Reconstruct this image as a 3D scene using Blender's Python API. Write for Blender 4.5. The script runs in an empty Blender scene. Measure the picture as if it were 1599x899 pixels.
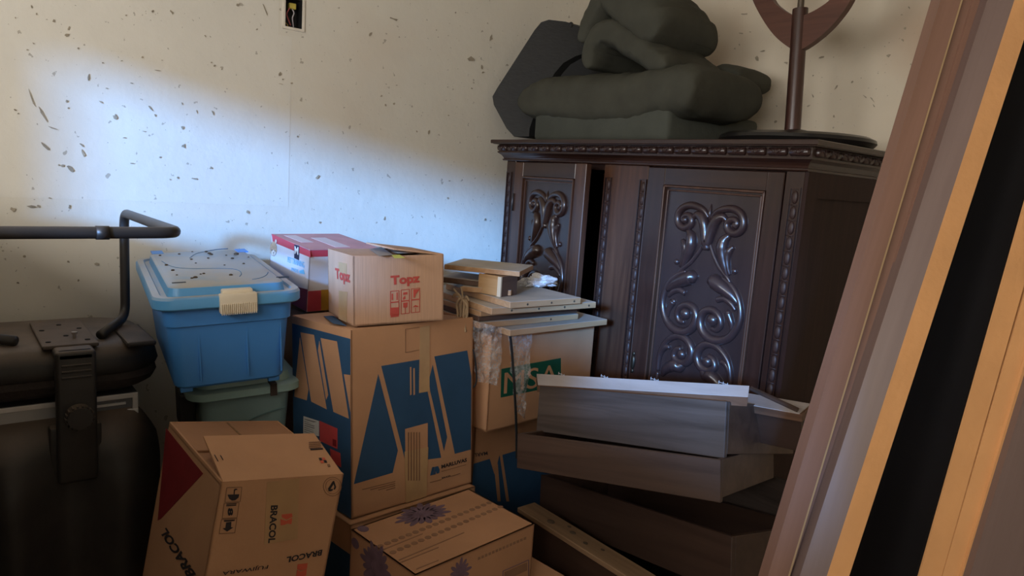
import bpy, bmesh, math, random
from mathutils import Vector, Matrix, noise
random.seed(7)
scene = bpy.context.scene
COL = scene.collection
IMG_W, IMG_H, FPX = 1599.0, 899.0, 1100.0

# ------------------------------------------------------------------ camera
YAW, PITCH, ROLL = 0.883, 0.151, 0.070
CAM_POS = Vector((2.407, -2.443, 1.451))
_f = Vector((-math.sin(YAW)*math.cos(PITCH), math.cos(YAW)*math.cos(PITCH), -math.sin(PITCH)))
_r = Vector((math.cos(YAW), math.sin(YAW), 0)); _u = _r.cross(_f)
CR = math.cos(ROLL)*_r + math.sin(ROLL)*_u
CU = -math.sin(ROLL)*_r + math.cos(ROLL)*_u
CF = _f
cam_data = bpy.data.cameras.new('camera'); cam = bpy.data.objects.new('camera', cam_data); COL.objects.link(cam)
cam_data.sensor_width = 36.0; cam_data.lens = 36.0*FPX/IMG_W; cam_data.clip_start = 0.05
M = Matrix((CR, CU, -CF)).transposed().to_4x4(); M.translation = CAM_POS
cam.matrix_world = M
scene.camera = cam

# ------------------------------------------------------------------ light and exposure
scene.view_settings.view_transform = 'Standard'
scene.view_settings.look = 'None'
scene.view_settings.gamma = 1.0
scene.view_settings.use_curve_mapping = False
scene.view_settings.exposure = 0.30
world = bpy.data.worlds.new('sky'); scene.world = world; world.use_nodes = True
wn = world.node_tree.nodes; wn['Background'].inputs[0].default_value = (0.62, 0.78, 1.0, 1); wn['Background'].inputs[1].default_value = 2.2
# daylight beam that enters through the high window behind the camera
sun_d = bpy.data.lights.new('sky_beam', 'SUN'); sun_d.energy = 6.6; sun_d.angle = math.radians(5.0); sun_d.color = (0.15, 0.43, 1.0)
sun = bpy.data.objects.new('sky_beam', sun_d); COL.objects.link(sun)
BEAM = Vector((-0.62, 1.0, -0.235)).normalized()
sun.rotation_euler = BEAM.to_track_quat('-Z', 'Y').to_euler()
def area(name, loc, direction, sx, sy, power, color):
    d = bpy.data.lights.new(name, 'AREA'); d.shape = 'RECTANGLE'; d.size = sx; d.size_y = sy; d.energy = power; d.color = color
    o = bpy.data.objects.new(name, d); COL.objects.link(o); o.location = loc
    o.rotation_euler = Vector(direction).to_track_quat('-Z', 'Y').to_euler(); return o
WX0, WX1, WZ0, WZ1, WY = 0.84, 3.30, 1.45, 2.10, -3.6        # the window opening
area('window_skylight', ((WX0+WX1)/2, WY-0.02, (WZ0+WZ1)/2), (0, 1, -0.05), WX1-WX0, WZ1-WZ0, 43, (1.0, 0.935, 0.84))

# ------------------------------------------------------------------ pixel helpers (camera rays met with real planes)
def ray(px, py): return CF + CR*((px-IMG_W/2)/FPX) - CU*((py-IMG_H/2)/FPX)
def at(px, py, d): return CAM_POS + ray(px, py)*d
def on(px, py, axis, val):
    d = ray(px, py); return CAM_POS + d*((val-CAM_POS[axis])/d[axis])

# ------------------------------------------------------------------ materials
MATS = {}
def newmat(name):
    m = bpy.data.materials.new(name); m.use_nodes = True; nt = m.node_tree
    return m, nt, nt.nodes['Principled BSDF']
def simple(name, col, rough=0.6, var=0.12, scale=6.0, bump=0.0, bscale=60.0, metal=0.0, spec=0.5, stretch=(1,1,1), detail=4.0, coat=0.0, dust=None):
    """principled material whose colour drifts with object-space noise"""
    if name in MATS: return MATS[name]
    m, nt, b = newmat(name); N = nt.nodes; L = nt.links
    tc = N.new('ShaderNodeTexCoord'); mp = N.new('ShaderNodeMapping'); mp.inputs['Scale'].default_value = stretch
    L.new(tc.outputs['Object'], mp.inputs[0])
    n = N.new('ShaderNodeTexNoise'); n.inputs['Scale'].default_value = scale; n.inputs['Detail'].default_value = detail
    L.new(mp.outputs[0], n.inputs[0])
    cr = N.new('ShaderNodeValToRGB'); c = Vector(col)
    cr.color_ramp.elements[0].position = 0.3; cr.color_ramp.elements[1].position = 0.7
    cr.color_ramp.elements[0].color = (*(c*(1-var)), 1); cr.color_ramp.elements[1].color = (*[min(1, v) for v in c*(1+var)], 1)
    L.new(n.outputs[0], cr.inputs[0]); out = cr.outputs[0]
    if dust:
        n3 = N.new('ShaderNodeTexNoise'); n3.inputs['Scale'].default_value = 9; n3.inputs['Detail'].default_value = 6
        L.new(tc.outputs['Object'], n3.inputs[0])
        geo = N.new('ShaderNodeNewGeometry'); sx = N.new('ShaderNodeSeparateXYZ'); L.new(geo.outputs['Normal'], sx.inputs[0])
        mr = N.new('ShaderNodeMapRange'); mr.inputs[1].default_value = 0.3; mr.inputs[2].default_value = 1.0; mr.inputs[3].default_value = 0.0; mr.inputs[4].default_value = dust[1]
        L.new(sx.outputs['Z'], mr.inputs[0])
        mu = N.new('ShaderNodeMath'); mu.operation = 'MULTIPLY'; L.new(mr.outputs[0], mu.inputs[0]); L.new(n3.outputs[0], mu.inputs[1])
        mx = N.new('ShaderNodeMixRGB'); mx.inputs[2].default_value = (*dust[0], 1); L.new(mu.outputs[0], mx.inputs[0]); L.new(out, mx.inputs[1]); out = mx.outputs[0]
    L.new(out, b.inputs['Base Color'])
    b.inputs['Roughness'].default_value = rough; b.inputs['Metallic'].default_value = metal; b.inputs['Specular IOR Level'].default_value = spec
    if coat: b.inputs['Coat Weight'].default_value = coat; b.inputs['Coat Roughness'].default_value = 0.15
    if bump:
        n2 = N.new('ShaderNodeTexNoise'); n2.inputs['Scale'].default_value = bscale; n2.inputs['Detail'].default_value = 5; L.new(mp.outputs[0], n2.inputs[0])
        bp = N.new('ShaderNodeBump'); bp.inputs['Strength'].default_value = bump; bp.inputs['Distance'].default_value = 0.01
        L.new(n2.outputs[0], bp.inputs['Height']); L.new(bp.outputs[0], b.inputs['Normal'])
    MATS[name] = m; return m
def wood(name, dark, light, rough=0.45, axis=0, scale=3.0, spec=0.5, coat=0.0):
    """grain streaks running along a local axis"""
    if name in MATS: return MATS[name]
    m, nt, b = newmat(name); N = nt.nodes; L = nt.links
    tc = N.new('ShaderNodeTexCoord'); mp = N.new('ShaderNodeMapping')
    s = [14.0, 14.0, 14.0]; s[axis] = 0.7; mp.inputs['Scale'].default_value = s
    L.new(tc.outputs['Object'], mp.inputs[0])
    n = N.new('ShaderNodeTexNoise'); n.inputs['Scale'].default_value = scale; n.inputs['Detail'].default_value = 8; n.inputs['Roughness'].default_value = 0.65; n.inputs['Distortion'].default_value = 0.6
    L.new(mp.outputs[0], n.inputs[0])
    cr = N.new('ShaderNodeValToRGB'); cr.color_ramp.elements[0].position = 0.32; cr.color_ramp.elements[1].position = 0.68
    cr.color_ramp.elements[0].color = (*dark, 1); cr.color_ramp.elements[1].color = (*light, 1)
    L.new(n.outputs[0], cr.inputs[0]); L.new(cr.outputs[0], b.inputs['Base Color'])
    b.inputs['Roughness'].default_value = rough; b.inputs['Specular IOR Level'].default_value = spec
    if coat: b.inputs['Coat Weight'].default_value = coat; b.inputs['Coat Roughness'].default_value = 0.2
    bp = N.new('ShaderNodeBump'); bp.inputs['Strength'].default_value = 0.08; bp.inputs['Distance'].default_value = 0.004
    L.new(n.outputs[0], bp.inputs['Height']); L.new(bp.outputs[0], b.inputs['Normal'])
    MATS[name] = m; return m
def plaster(name, base, dirt, amount, stain=None):
    m, nt, b = newmat(name); N = nt.nodes; L = nt.links
    tc = N.new('ShaderNodeTexCoord')
    def nz(scale, detail=5, rough=0.6):
        n = N.new('ShaderNodeTexNoise'); n.inputs['Scale'].default_value = scale; n.inputs['Detail'].default_value = detail; n.inputs['Roughness'].default_value = rough
        L.new(tc.outputs['Object'], n.inputs[0]); return n.outputs[0]
    def ramp(src, p0, p1, c0, c1):
        r = N.new('ShaderNodeValToRGB'); r.color_ramp.elements[0].position = p0; r.color_ramp.elements[1].position = p1
        r.color_ramp.elements[0].color = c0; r.color_ramp.elements[1].color = c1; L.new(src, r.inputs[0]); return r.outputs[0]
    def mix(f, a, c):
        x = N.new('ShaderNodeMixRGB'); L.new(f, x.inputs[0]); L.new(a, x.inputs[1]); x.inputs[2].default_value = (*c, 1); return x.outputs[0]
    bl = Vector(base)
    c = ramp(nz(1.6), 0.35, 0.7, (*(bl*0.93), 1), (*[min(1, v) for v in bl*1.04], 1))
    f = ramp(nz(1.1, 4), 0.55, 0.80, (0, 0, 0, 1), (amount, amount, amount, 1)); c = mix(f, c, dirt)
    f = ramp(nz(38, 3, 0.5), 0.705, 0.73, (0, 0, 0, 1), (0.6, 0.6, 0.6, 1)); c = mix(f, c, (0.26, 0.22, 0.16))
    f = ramp(nz(90, 2, 0.5), 0.73, 0.75, (0, 0, 0, 1), (0.55, 0.55, 0.55, 1)); c = mix(f, c, (0.24, 0.20, 0.15))
    if stain:   # one soft brown damp stain round a point of the wall
        sub = N.new('ShaderNodeVectorMath'); sub.operation = 'DISTANCE'; sub.inputs[1].default_value = stain; L.new(tc.outputs['Object'], sub.inputs[0])
        ad = N.new('ShaderNodeMath'); ad.operation = 'MULTIPLY_ADD'; L.new(nz(5, 3), ad.inputs[0]); ad.inputs[1].default_value = 0.12; L.new(sub.outputs['Value'], ad.inputs[2])
        c = mix(ramp(ad.outputs[0], 0.06, 0.24, (0.55, 0.55, 0.55, 1), (0, 0, 0, 1)), c, (0.40, 0.22, 0.12))
    L.new(c, b.inputs['Base Color']); b.inputs['Roughness'].default_value = 0.75; b.inputs['Specular IOR Level'].default_value = 0.25
    bp = N.new('ShaderNodeBump'); bp.inputs['Strength'].default_value = 0.25; bp.inputs['Distance'].default_value = 0.012
    L.new(nz(9, 6), bp.inputs['Height']); L.new(bp.outputs[0], b.inputs['Normal'])
    return m
def film(name, alpha, tint=(0.9, 0.92, 0.95), rough=0.25):
    m, nt, b = newmat(name); N = nt.nodes; L = nt.links
    tr = N.new('ShaderNodeBsdfTransparent'); mx = N.new('ShaderNodeMixShader')
    tc = N.new('ShaderNodeTexCoord'); v = N.new('ShaderNodeTexVoronoi'); v.inputs['Scale'].default_value = 110; L.new(tc.outputs['Object'], v.inputs[0])
    mr = N.new('ShaderNodeMapRange'); mr.inputs[1].default_value = 0.1; mr.inputs[2].default_value = 0.7; mr.inputs[3].default_value = alpha*0.6; mr.inputs[4].default_value = alpha*1.25
    L.new(v.outputs[0], mr.inputs[0]); L.new(mr.outputs[0], mx.inputs[0])
    b.inputs['Base Color'].default_value = (*tint, 1); b.inputs['Roughness'].default_value = rough
    bp = N.new('ShaderNodeBump'); bp.inputs['Strength'].default_value = 0.25; bp.inputs['Distance'].default_value = 0.002; L.new(v.outputs[0], bp.inputs['Height']); L.new(bp.outputs[0], b.inputs['Normal'])
    out = N['Material Output']; L.new(tr.outputs[0], mx.inputs[1]); L.new(b.outputs[0], mx.inputs[2]); L.new(mx.outputs[0], out.inputs[0])
    return m

M_WALL = plaster('wall_plaster', (0.74, 0.695, 0.60), (0.60, 0.46, 0.34), 0.40)
M_WALLB = plaster('stained_wall_plaster', (0.72, 0.63, 0.50), (0.54, 0.36, 0.24), 0.75, (1.36, 0.08, 2.02))
M_SKIM = plaster('skim_plaster', (0.755, 0.715, 0.63), (0.66, 0.52, 0.40), 0.3)
M_CHIP = simple('chipped_plaster', (0.34, 0.29, 0.215), 0.9, 0.3, 40)
M_STAIN = simple('damp_stain', (0.50, 0.32, 0.20), 0.85, 0.15, 20)
M_CONC = simple('floor_concrete', (0.30, 0.22, 0.16), 0.8, 0.2, 5, 0.3, 30)
M_CEIL = simple('ceiling_paint', (0.70, 0.64, 0.54), 0.8, 0.05, 2)
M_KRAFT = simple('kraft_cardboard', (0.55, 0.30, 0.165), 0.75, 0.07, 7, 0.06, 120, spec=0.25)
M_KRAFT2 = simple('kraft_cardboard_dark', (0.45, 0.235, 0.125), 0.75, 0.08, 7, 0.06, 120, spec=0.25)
M_KRAFT3 = simple('kraft_cardboard_pale', (0.52, 0.315, 0.205), 0.75, 0.08, 16, 0.10, 30, spec=0.25, stretch=(1, 14, 0.4))
M_KEDGE = simple('cardboard_edge', (0.30, 0.17, 0.08), 0.85, 0.2, 60)
M_TAPE = simple('packing_tape', (0.53, 0.335, 0.17), 0.28, 0.08, 20, spec=0.5)
M_BLUE = simple('blue_print', (0.030, 0.085, 0.175), 0.6, 0.08, 12, spec=0.3)
M_INK = simple('black_print', (0.035, 0.03, 0.035), 0.7, 0.1, 20, spec=0.2)
M_REDINK = simple('red_print', (0.48, 0.075, 0.055), 0.65, 0.1, 20, spec=0.2)
M_DKRED = simple('dark_red_print', (0.22, 0.018, 0.022), 0.65, 0.1, 20, spec=0.2)
M_ORINK = simple('orange_red_print', (0.62, 0.12, 0.07), 0.65, 0.1, 20, spec=0.2)
M_PURP = simple('purple_print', (0.165, 0.105, 0.135), 0.7, 0.15, 30, spec=0.2)
M_BRINK = simple('brown_print', (0.27, 0.145, 0.085), 0.7, 0.1, 30, spec=0.2)
M_GREENINK = simple('green_print', (0.012, 0.105, 0.07), 0.6, 0.1, 20, spec=0.2)
M_WHITE = simple('white_label', (0.74, 0.72, 0.68), 0.5, 0.05, 20)
M_REDLAB = simple('red_label', (0.60, 0.07, 0.07), 0.5, 0.1, 20)
M_WRED = simple('wine_red_cloth_print', (0.50, 0.05, 0.07), 0.5, 0.05, 20)

# ------------------------------------------------------------------ mesh building
def setp(o, label=None, cat=None, group=None, kind=None):
    if label: o['label'] = label
    if cat: o['category'] = cat
    if group: o['group'] = group
    if kind: o['kind'] = kind
    return o
def thing(name, label, cat, loc=(0, 0, 0), mat4=None, group=None):
    o = bpy.data.objects.new(name, None); COL.objects.link(o); o.empty_display_size = 0.05
    if mat4 is not None: o.matrix_world = mat4
    else: o.location = loc
    bpy.context.view_layer.update()
    return setp(o, label, cat, group)
def link(name, me, mat, parent=None, smooth=False):
    o = bpy.data.objects.new(name, me); COL.objects.link(o)
    if mat is not None and not me.materials: me.materials.append(mat)
    if smooth:
        for p in me.polygons: p.use_smooth = True
    if parent: o.parent = parent
    return o
class MB:
    def __init__(s): s.bm = bmesh.new()
    def box(s, x0, x1, y0, y1, z0, z1, bev=0.0, seg=2):
        t = bmesh.new(); bmesh.ops.create_cube(t, size=1)
        for v in t.verts: v.co = Vector(((x0+x1)/2+v.co.x*(x1-x0), (y0+y1)/2+v.co.y*(y1-y0), (z0+z1)/2+v.co.z*(z1-z0)))
        if bev > 0: bmesh.ops.bevel(t, geom=t.edges[:], offset=bev, segments=seg, profile=0.5, affect='EDGES')
        s.add(t); return s
    def add(s, t, mat=None):
        if mat is not None: bmesh.ops.transform(t, matrix=mat, verts=t.verts)
        me = bpy.data.meshes.new('t'); t.to_mesh(me); t.free(); s.bm.from_mesh(me); bpy.data.meshes.remove(me); return s
    def hull8(s, bottom, top):
        """hexahedron from two quads of points"""
        v = [s.bm.verts.new(p) for p in list(bottom)+list(top)]
        for f in ((3,2,1,0), (4,5,6,7), (0,1,5,4), (1,2,6,5), (2,3,7,6), (3,0,4,7)): s.bm.faces.new([v[i] for i in f])
        return s
    def prism(s, pts, d):
        """closed polygon pts extruded by vector d"""
        d = Vector(d); a = [s.bm.verts.new(Vector(p)) for p in pts]; b = [s.bm.verts.new(Vector(p)+d) for p in pts]
        n = len(pts)
        s.bm.faces.new(a[::-1]); s.bm.faces.new(b)
        for i in range(n): s.bm.faces.new((a[i], a[(i+1) % n], b[(i+1) % n], b[i]))
        bmesh.ops.recalc_face_normals(s.bm, faces=s.bm.faces[:]); return s
    def tube(s, path, r, n=10, flat=None):
        """round tube along a path; r is a number or a list; flat=(axis vector, factor) squashes sections"""
        P = [Vector(p) for p in path]; k = len(P); R = r if isinstance(r, (list, tuple)) else [r]*k
        rings = []; up = None
        for i in range(k):
            t = (P[min(i+1, k-1)]-P[max(i-1, 0)]).normalized()
            if up is None:
                up = Vector((0, 0, 1)) if abs(t.z) < 0.9 else Vector((1, 0, 0))
            x = (up - t*up.dot(t)).normalized(); up = x; y = t.cross(x)
            ring = []
            for j in range(n):
                a = 2*math.pi*j/n; off = (x*math.cos(a)+y*math.sin(a))*R[i]
                if flat: ax = flat[0]; off = off - ax*(off.dot(ax)*(1-flat[1]))
                ring.append(s.bm.verts.new(P[i]+off))
            rings.append(ring)
        for i in range(k-1):
            for j in range(n): s.bm.faces.new((rings[i][j], rings[i][(j+1) % n], rings[i+1][(j+1) % n], rings[i+1][j]))
        s.bm.faces.new(rings[0][::-1]); s.bm.faces.new(rings[-1]); return s
    def lathe(s, prof, n=32, cx=0, cy=0):
        rings = []
        for r, z in prof: rings.append([s.bm.verts.new((cx+r*math.cos(2*math.pi*j/n), cy+r*math.sin(2*math.pi*j/n), z)) for j in range(n)])
        for i in range(len(prof)-1):
            for j in range(n): s.bm.faces.new((rings[i][j], rings[i][(j+1) % n], rings[i+1][(j+1) % n], rings[i+1][j]))
        s.bm.faces.new(rings[0][::-1]); s.bm.faces.new(rings[-1]); return s
    def ball(s, c, r, sc=(1, 1, 1), n=10):
        t = bmesh.new(); bmesh.ops.create_uvsphere(t, u_segments=n+4, v_segments=n, radius=r)
        for v in t.verts: v.co = Vector(c)+Vector((v.co.x*sc[0], v.co.y*sc[1], v.co.z*sc[2]))
        return s.add(t)
    def build(s, name, mat, parent=None, smooth=False, angle=None):
        me = bpy.data.meshes.new(name); bmesh.ops.recalc_face_normals(s.bm, faces=s.bm.faces[:]); s.bm.to_mesh(me); s.bm.free()
        o = link(name, me, mat, parent, smooth or angle is not None)
        if angle is not None:
            try: me.set_sharp_from_angle(angle=math.radians(angle))
            except Exception: pass
        return o
def crom(P, n=6):
    """smooth curve through points"""
    P = [Vector(p) for p in P]; out = []
    for i in range(len(P)-1):
        p0 = P[max(i-1, 0)]; p1 = P[i]; p2 = P[i+1]; p3 = P[min(i+2, len(P)-1)]
        for k in range(n):
            t = k/n
            out.append(0.5*((2*p1)+(p2-p0)*t+(2*p0-5*p1+4*p2-p3)*t*t+(3*p1-p0-3*p2+p3)*t**3))
    out.append(P[-1]); return out
def frame(o_top, yaw, h, tx=0.0, ty=0.0):
    """local frame of a box from its near top corner: x right, y back, z up; origin at the near bottom corner"""
    ea = Vector((-math.sin(yaw), math.cos(yaw), 0)); eb = Vector((-math.cos(yaw), -math.sin(yaw), 0)); ez = Vector((0, 0, -1))
    e3 = (ez+tx*ea+ty*eb).normalized(); e1 = (ea-e3*ea.dot(e3)).normalized(); e2 = e3.cross(e1)
    if e2.dot(eb) < 0: e2 = -e2
    m = Matrix((-e2, e1, -e3)).transposed().to_4x4(); m.translation = Vector(o_top)+e3*h
    return m
# faces of a box thing: +x face (u = y), -y face (u = x), top (u = x, v = y)
def fpx(t, face, px, py, off=0.0):
    inv = t.matrix_world.inverted(); o = inv @ CAM_POS; d = inv.to_3x3() @ ray(px, py)
    ax = {'x': 0, 'y': 1, 'z': 2}[face]; k = (off-o[ax])/d[ax]; p = o+d*k
    return {'x': (p.y, p.z), 'y': (p.x, p.z), 'z': (p.x, p.y)}[face]
def f3(face, u, v, plane, e):
    """surface point raised by e off the plane"""
    return {'x': Vector((plane+e, u, v)), 'y': Vector((u, plane-e, v)), 'z': Vector((u, v, plane+e))}[face]
def patch(parent, face, plane, uvs, name, mat, e=0.0007, th=0.0006):
    pts = [f3(face, u, v, plane, e-th) for u, v in uvs]
    d = f3(face, 0, 0, 0, th)
    return MB().prism(pts, d).build(name, mat, parent)
def patch_px(parent, face, plane, pix, name, mat, e=0.0007):
    return patch(parent, face, plane, [fpx(parent, face, x, y, plane) for x, y in pix], name, mat, e)
def zz(ox, oy, s, pts): return [(ox+x/s, oy+y/s) for x, y in pts]
_tcache = {}
def text_mesh(txt, bold=0.0):
    key = (txt, bold)
    if key in _tcache: return _tcache[key]
    cu = bpy.data.curves.new('t', 'FONT'); cu.body = txt; cu.size = 1.0; cu.offset = bold; cu.resolution_u = 3
    o = bpy.data.objects.new('t', cu); COL.objects.link(o); dg = bpy.context.evaluated_depsgraph_get(); dg.update()
    me = o.evaluated_get(dg).to_mesh(); vs = [v.co.copy() for v in me.vertices]; fs = [tuple(p.vertices) for p in me.polygons]
    o.evaluated_get(dg).to_mesh_clear(); bpy.data.objects.remove(o); bpy.data.curves.remove(cu)
    x0 = min(v.x for v in vs); x1 = max(v.x for v in vs); y0 = min(v.y for v in vs); y1 = max(v.y for v in vs)
    vs = [((v.x-x0)/(x1-x0), (v.y-y0)/(y1-y0)) for v in vs]
    _tcache[key] = (vs, fs); return vs, fs
def text_uv(parent, face, plane, txt, a, b, c, name, mat, bold=0.02, e=0.0012):
    """lettering: a = bottom left, b = bottom right, c = top left of the text box on the face"""
    vs, fs = text_mesh(txt, bold); a = Vector(a); b = Vector(b); c = Vector(c)
    P = []
    for s, t in vs:
        q = a+(b-a)*s+(c-a)*t; P.append(f3(face, q.x, q.y, plane, e))
    me = bpy.data.meshes.new(name); me.from_pydata([tuple(p) for p in P], [], fs); me.update()
    return link(name, me, mat, parent)
def text_px(parent, face, plane, txt, a, b, c, name, mat, bold=0.02, e=0.0012):
    return text_uv(parent, face, plane, txt, *[fpx(parent, face, *p, plane) for p in (a, b, c)], name, mat, bold, e)

# ------------------------------------------------------------------ the room
XL, YB, ZC, XR, YF = -0.06, 0.08, 2.75, 4.2, WY
ob = on(445, -6, 0, XL); oc = on(472, 47, 0, XL)
HY0, HY1, HZ0, HZ1 = ob.y, oc.y, oc.z, ob.z           # switch box hole
def wall_x(name, x, th, y0, y1, z0, z1, hole, mat):
    b = MB()
    hy0, hy1, hz0, hz1 = hole
    b.box(x-th, x, y0, hy0, z0, z1); b.box(x-th, x, hy1, y1, z0, z1); b.box(x-th, x, hy0, hy1, z0, hz0); b.box(x-th, x, hy0, hy1, hz1, z1)
    return setp(b.build(name, mat), 'cream plaster wall with chips and scuffs and a blue beam of daylight', None, None, 'structure')
wall_left = wall_x('wall_left', XL, 0.15, YF-0.15, YB+0.15, 0, ZC, (HY0, HY1, HZ0, HZ1), M_WALL)
wall_back = setp(MB().box(XL, XR, YB, YB+0.15, 0, ZC).build('wall_back', M_WALLB), 'stained cream plaster wall behind the carved wardrobe', None, None, 'structure')
b = MB(); b.box(XL, WX0, YF-0.15, YF, 0, ZC); b.box(WX1, XR, YF-0.15, YF, 0, ZC); b.box(WX0, WX1, YF-0.15, YF, 0, WZ0); b.box(WX0, WX1, YF-0.15, YF, WZ1, ZC); b.box(2.10, 2.38, YF-0.15, YF, WZ0, WZ1)  # centre pier added to keep the beam off the small box front
wall_front = setp(b.build('wall_front', M_WALL), kind='structure')
DY0, DY1 = -2.9, -2.89
b = MB(); b.box(XR, XR+0.15, YF, DY0, 0, ZC); b.box(XR, XR+0.15, DY1, YB, 0, ZC); b.box(XR, XR+0.15, DY0, DY1, 2.1, ZC)
wall_right = setp(b.build('wall_right', M_WALL), kind='structure')
floor = setp(MB().box(XL-0.1, XR+0.1, YF-0.1, YB+0.1, -0.1, 0).build('floor', M_CONC), 'bare brown floor under the piles', None, None, 'structure')
ceiling = setp(MB().box(XL-0.1, XR+0.1, YF-0.1, YB+0.1, ZC, ZC+0.1).build('ceiling', M_CEIL), kind='structure')
# skim-coat patch left of the vertical seam
pa = on(457, 0, 0, XL); pb = on(457, 322, 0, XL)
MB().box(XL, XL+0.0007, YF, pa.y, pb.z, HZ0-0.03).build('skim_coat_patch', M_SKIM, wall_left)
MB().box(XL, XL+0.0007, YF, HY0-0.02, HZ0-0.03, ZC-0.01).build('skim_coat_patch', M_SKIM, wall_left)
# chips: (pixel x, y, length px, width px, angle degrees)
chips = [(84,33,9,6,60),(107,45,12,4,-60),(105,55,9,7,20),(49,10,10,3,70),(57,22,6,3,80),(24,28,4,3,40),(238,18,5,4,-50),(268,19,10,5,40),(197,24,4,3,0),(371,8,5,6,20),(415,18,26,2,68),
 (320,56,6,4,70),(401,46,5,4,0),(222,89,4,4,50),(42,78,4,4,0),(122,76,4,4,0),(52,68,5,2,30),(253,94,5,2,0),(160,98,6,4,0),(138,120,16,5,-75),(167,138,6,2,20),(50,155,40,4,72),(66,178,40,4,60),(82,200,20,3,20),
 (24,172,6,3,35),(28,177,4,4,0),(104,158,5,4,40),(106,169,4,4,0),(157,159,8,3,40),(179,183,10,8,20),(235,169,11,4,50),(242,180,4,4,0),(284,162,5,2,60),(307,174,6,2,80),(332,176,14,3,65),(285,199,6,6,0),
 (286,228,12,9,50),(70,228,26,5,42),(130,240,18,6,60),(127,226,10,3,40),(110,264,16,7,50),(98,258,8,6,20),(92,258,4,4,0),(20,327,9,9,30),(50,322,20,5,10),(77,309,6,3,20),(108,323,5,7,0),(265,280,3,4,0),(277,277,6,3,40),(303,279,12,5,15),
 (329,262,6,5,0),(437,115,8,8,20),(441,124,4,4,30),(438,131,14,2,10),(455,130,4,4,0),(464,213,3,3,0),(752,104,4,10,0),(754,113,6,6,40),(736,138,4,3,0),(578,53,4,8,20),(623,58,3,3,0),(681,47,3,4,0),(711,20,3,3,0),(595,150,4,4,0),(602,164,4,4,0),(615,162,4,4,0),
 (650,205,4,5,0),(700,180,3,3,0),(669,206,3,10,10),(495,277,6,10,30),(499,347,4,4,0),(600,341,4,9,10),(699,309,4,4,0),(757,343,4,5,0),(702,282,5,2,0),(766,60,6,12,20),(735,92,14,8,20),(558,35,5,4,0),(615,30,16,4,20),(386,331,6,6,0),(180,180,6,5,0),(150,412,9,8,30),(38,400,5,5,0),(107,408,6,5,0),(122,438,4,5,0),(28,441,7,5,0),
 (60,322,6,5,0),(155,500,5,5,0),(460,372,7,4,30),(190,95,5,2,0),(245,110,14,2,10),(205,130,6,2,0),(335,103,4,4,0),(330,98,4,3,0),(346,108,3,3,0),(205,255,10,2,0),(225,205,9,2,10),(195,215,8,2,0),(250,245,5,3,0)]
chips_b = [(1183,92,9,10,60),(1191,80,3,10,80),(1228,98,8,5,20),(1157,52,12,2,5),(1172,50,4,3,0),(1283,90,4,9,70),(1289,57,8,4,20),(1413,45,7,6,0),(1410,63,6,4,20),(1388,87,7,8,30),(1423,100,4,4,0),(1331,128,4,5,0),(1270,118,3,3,0),(1306,136,3,9,30),(1362,155,12,2,50),(1445,42,6,3,0),(1420,12,4,6,0),(1303,182,3,5,0),(1212,190,6,8,30),(1163,22,12,3,0),(1075,2,8,6,10),(1155,70,3,3,0),(1270,150,8,2,70),(1350,150,10,2,40),(1365,165,6,2,60)]
def add_chip(wall, axis, val, sgn, spec):
    x, y, ln, wd, an = spec; a = math.radians(an); pts = []
    k = 7
    for j in range(k):
        t = 2*math.pi*j/k; rr = random.uniform(0.35, 1.1)
        u = 0.5*ln*math.cos(t)*rr; v = 0.5*wd*math.sin(t)*rr
        q = on(x+u*math.cos(a)-v*math.sin(a), y+u*math.sin(a)+v*math.cos(a), axis, val); pts.append(q)
    d = [0, 0, 0]; d[axis] = sgn*0.0012
    MB().prism([p+Vector(d)*1.6 for p in pts], d).build('paint_chip', M_CHIP, wall)
for c in chips: add_chip(wall_left, 0, XL, 1, c)
for c in chips_b: add_chip(wall_back, 1, YB, -1, c)
# skirting of the window opening
wf = MB()
for x0, x1, z0, z1 in ((WX0, WX1, WZ0, WZ0+0.04), (WX0, WX1, WZ1-0.04, WZ1), (WX0, WX0+0.04, WZ0, WZ1), (WX1-0.04, WX1, WZ0, WZ1)): wf.box(x0, x1, YF-0.1, YF-0.05, z0, z1)
setp(wf.build('window_1', simple('window_frame_paint', (0.5, 0.5, 0.48), 0.5)), kind='structure')

# ------------------------------------------------------------------ open switch box in the wall
sb = thing('switch_box', 'open black electrical switch box with loose wires in the wall', 'switch box', (XL, (HY0+HY1)/2, HZ0))
cy, hh, hw = 0.0, HZ1-HZ0, (HY1-HY0)/2
M_BLK = simple('black_plastic', (0.012, 0.012, 0.013), 0.5, 0.2, 20)
m = MB(); m.box(-0.05, -0.047, -hw, hw, 0, hh); m.box(-0.05, 0, -hw, -hw+0.003, 0, hh); m.box(-0.05, 0, hw-0.003, hw, 0, hh); m.box(-0.05, 0, -hw, hw, 0, 0.003); m.box(-0.05, 0, -hw, hw, hh-0.003, hh)
m.build('box_shell', M_BLK, sb)
M_RIM = simple('pale_plaster_rim', (0.72, 0.66, 0.56), 0.7, 0.1, 30)
m = MB(); e = 0.007
m.box(0, 0.004, -hw-e, -hw+0.002, -e, hh, 0.001); m.box(0, 0.004, hw-0.002, hw+e, -e, hh, 0.001); m.box(0, 0.005, -hw-e, hw+e, -e, 0.002, 0.001)
m.build('rim', M_RIM, sb)
MB().box(-0.035, -0.012, -0.010, 0.014, hh*0.66, hh*0.86, 0.003).build('connector', simple('yellow_connector', (0.55, 0.44, 0.08), 0.5), sb)
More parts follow.
